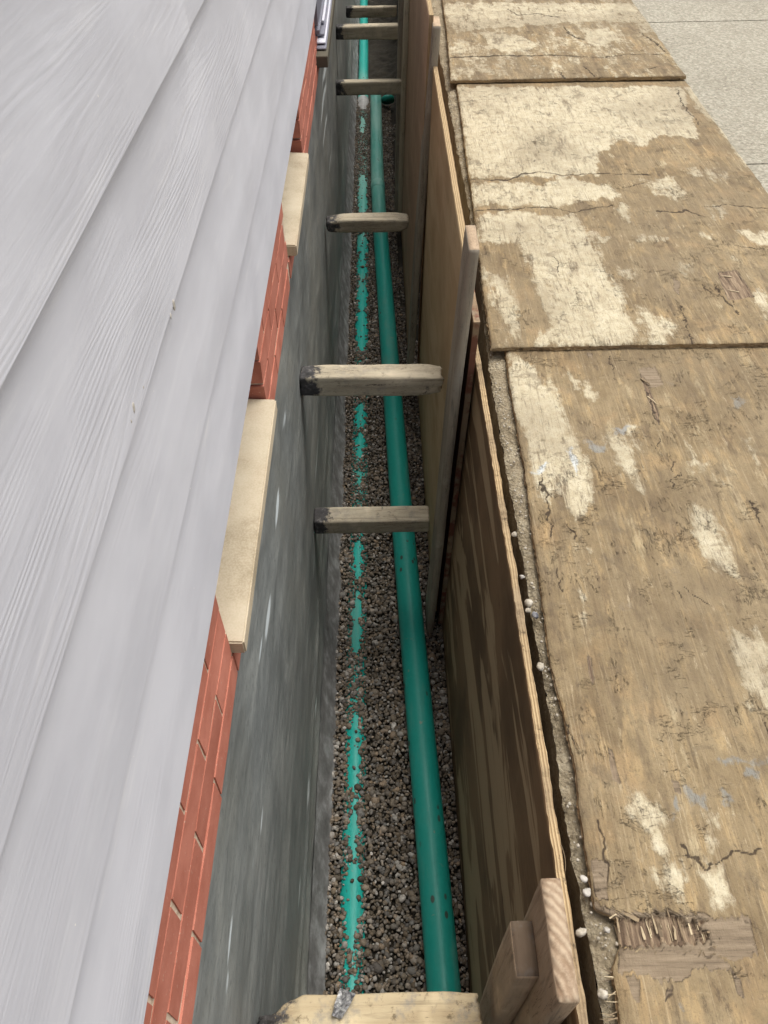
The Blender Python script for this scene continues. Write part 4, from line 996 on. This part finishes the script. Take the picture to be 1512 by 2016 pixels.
stone(1155, 1756, G, .0080, MAT_WPEB, 'white stone directly below the brightest one beside the large stake', 78, (1, 1.2, .8))
stone(1144, 1835, G+.004, .009, MAT_PEB, 'pale lumpy stone caught between the large stake and the trench edge', 79, (1.2, .8, .8))
stone(1194, 1832, .008, .0055, MAT_WPEB, 'small pale pebble on the soil left of the rotten plywood corner', 80, (1, 1.2, .7))
stone(1186, 1958, .006, .009, MAT_PEB, 'tan clump on the soil strip at the bottom right', 81)
bm = bmesh.new()
for i in range(420):
    y_ = random.uniform(.15, 5.0); e_ = float(edge_x(np.array([y_]))[0]); x_ = e_+abs(random.gauss(0, .018))+.004
    r_ = random.choice([.0018, .0022, .003, .004])
    mtx = Matrix.Translation((x_, y_, .003))@Matrix.Diagonal((1, random.uniform(.7, 1.3), .7, 1))
    bmesh.ops.create_icosphere(bm, subdivisions=1, radius=r_, matrix=mtx)
tag(bmesh_obj('grit', bm, MAT_PEB, smooth=True), 'tiny pebbles and grit scattered on the soil strip along the trench edge', 'grit', kind='stuff')
# crumpled scrap on the bottom strut
sx, sy = on_z(675, 1966, -.32)
bm = bmesh.new(); bmesh.ops.create_grid(bm, x_segments=8, y_segments=10, size=.5)
for v in bm.verts:
    x_, y_ = v.co.x, v.co.y
    wd = .62-.35*y_*-1
    v.co = Vector((x_*.028*(.75+.5*(y_+.5))+.006*y_, y_*.05, .004*math.sin(x_*9+y_*5)+.003*random.uniform(-1, 1)+.010))
bmesh.ops.solidify(bm, geom=bm.faces[:], thickness=.0012)
tag(bmesh_obj('membrane_scrap', bm, MAT_FOIL, None, (sx, sy-.01, -.318), (.15, 0, -.35)), 'crumpled grey scrap of membrane lying on the nearest strut', 'scrap')
# cut twig / straw on the middle strut side and frayed fibres on panel B
for i, (u_, v_, L, lb) in enumerate([(1188, 1662, .05, 'thin curved straw hanging on the frayed top edge of the dark panel'), (1478, 997, .02, 'tiny pale straw lying on the brown near plywood sheet')]):
    z_ = .035 if i == 0 else .028
    x_, y_ = on_z(u_ if i else 1104, v_, z_)
    P = [(x_+.004*math.sin(t*3)*(1-i), y_-L*t*(1-i), z_-.01*t*t*(1-i)) if i == 0 else (x_+L*t-.01, y_, z_) for t in np.linspace(0, 1, 7)]
    o = link('straw', tube_mesh('straw', [tuple(Vector(p)-Vector(P[0])) for p in P], [.0007]*7, 5), MAT_SPL, None, P[0]); tag(o, lb, 'straw')
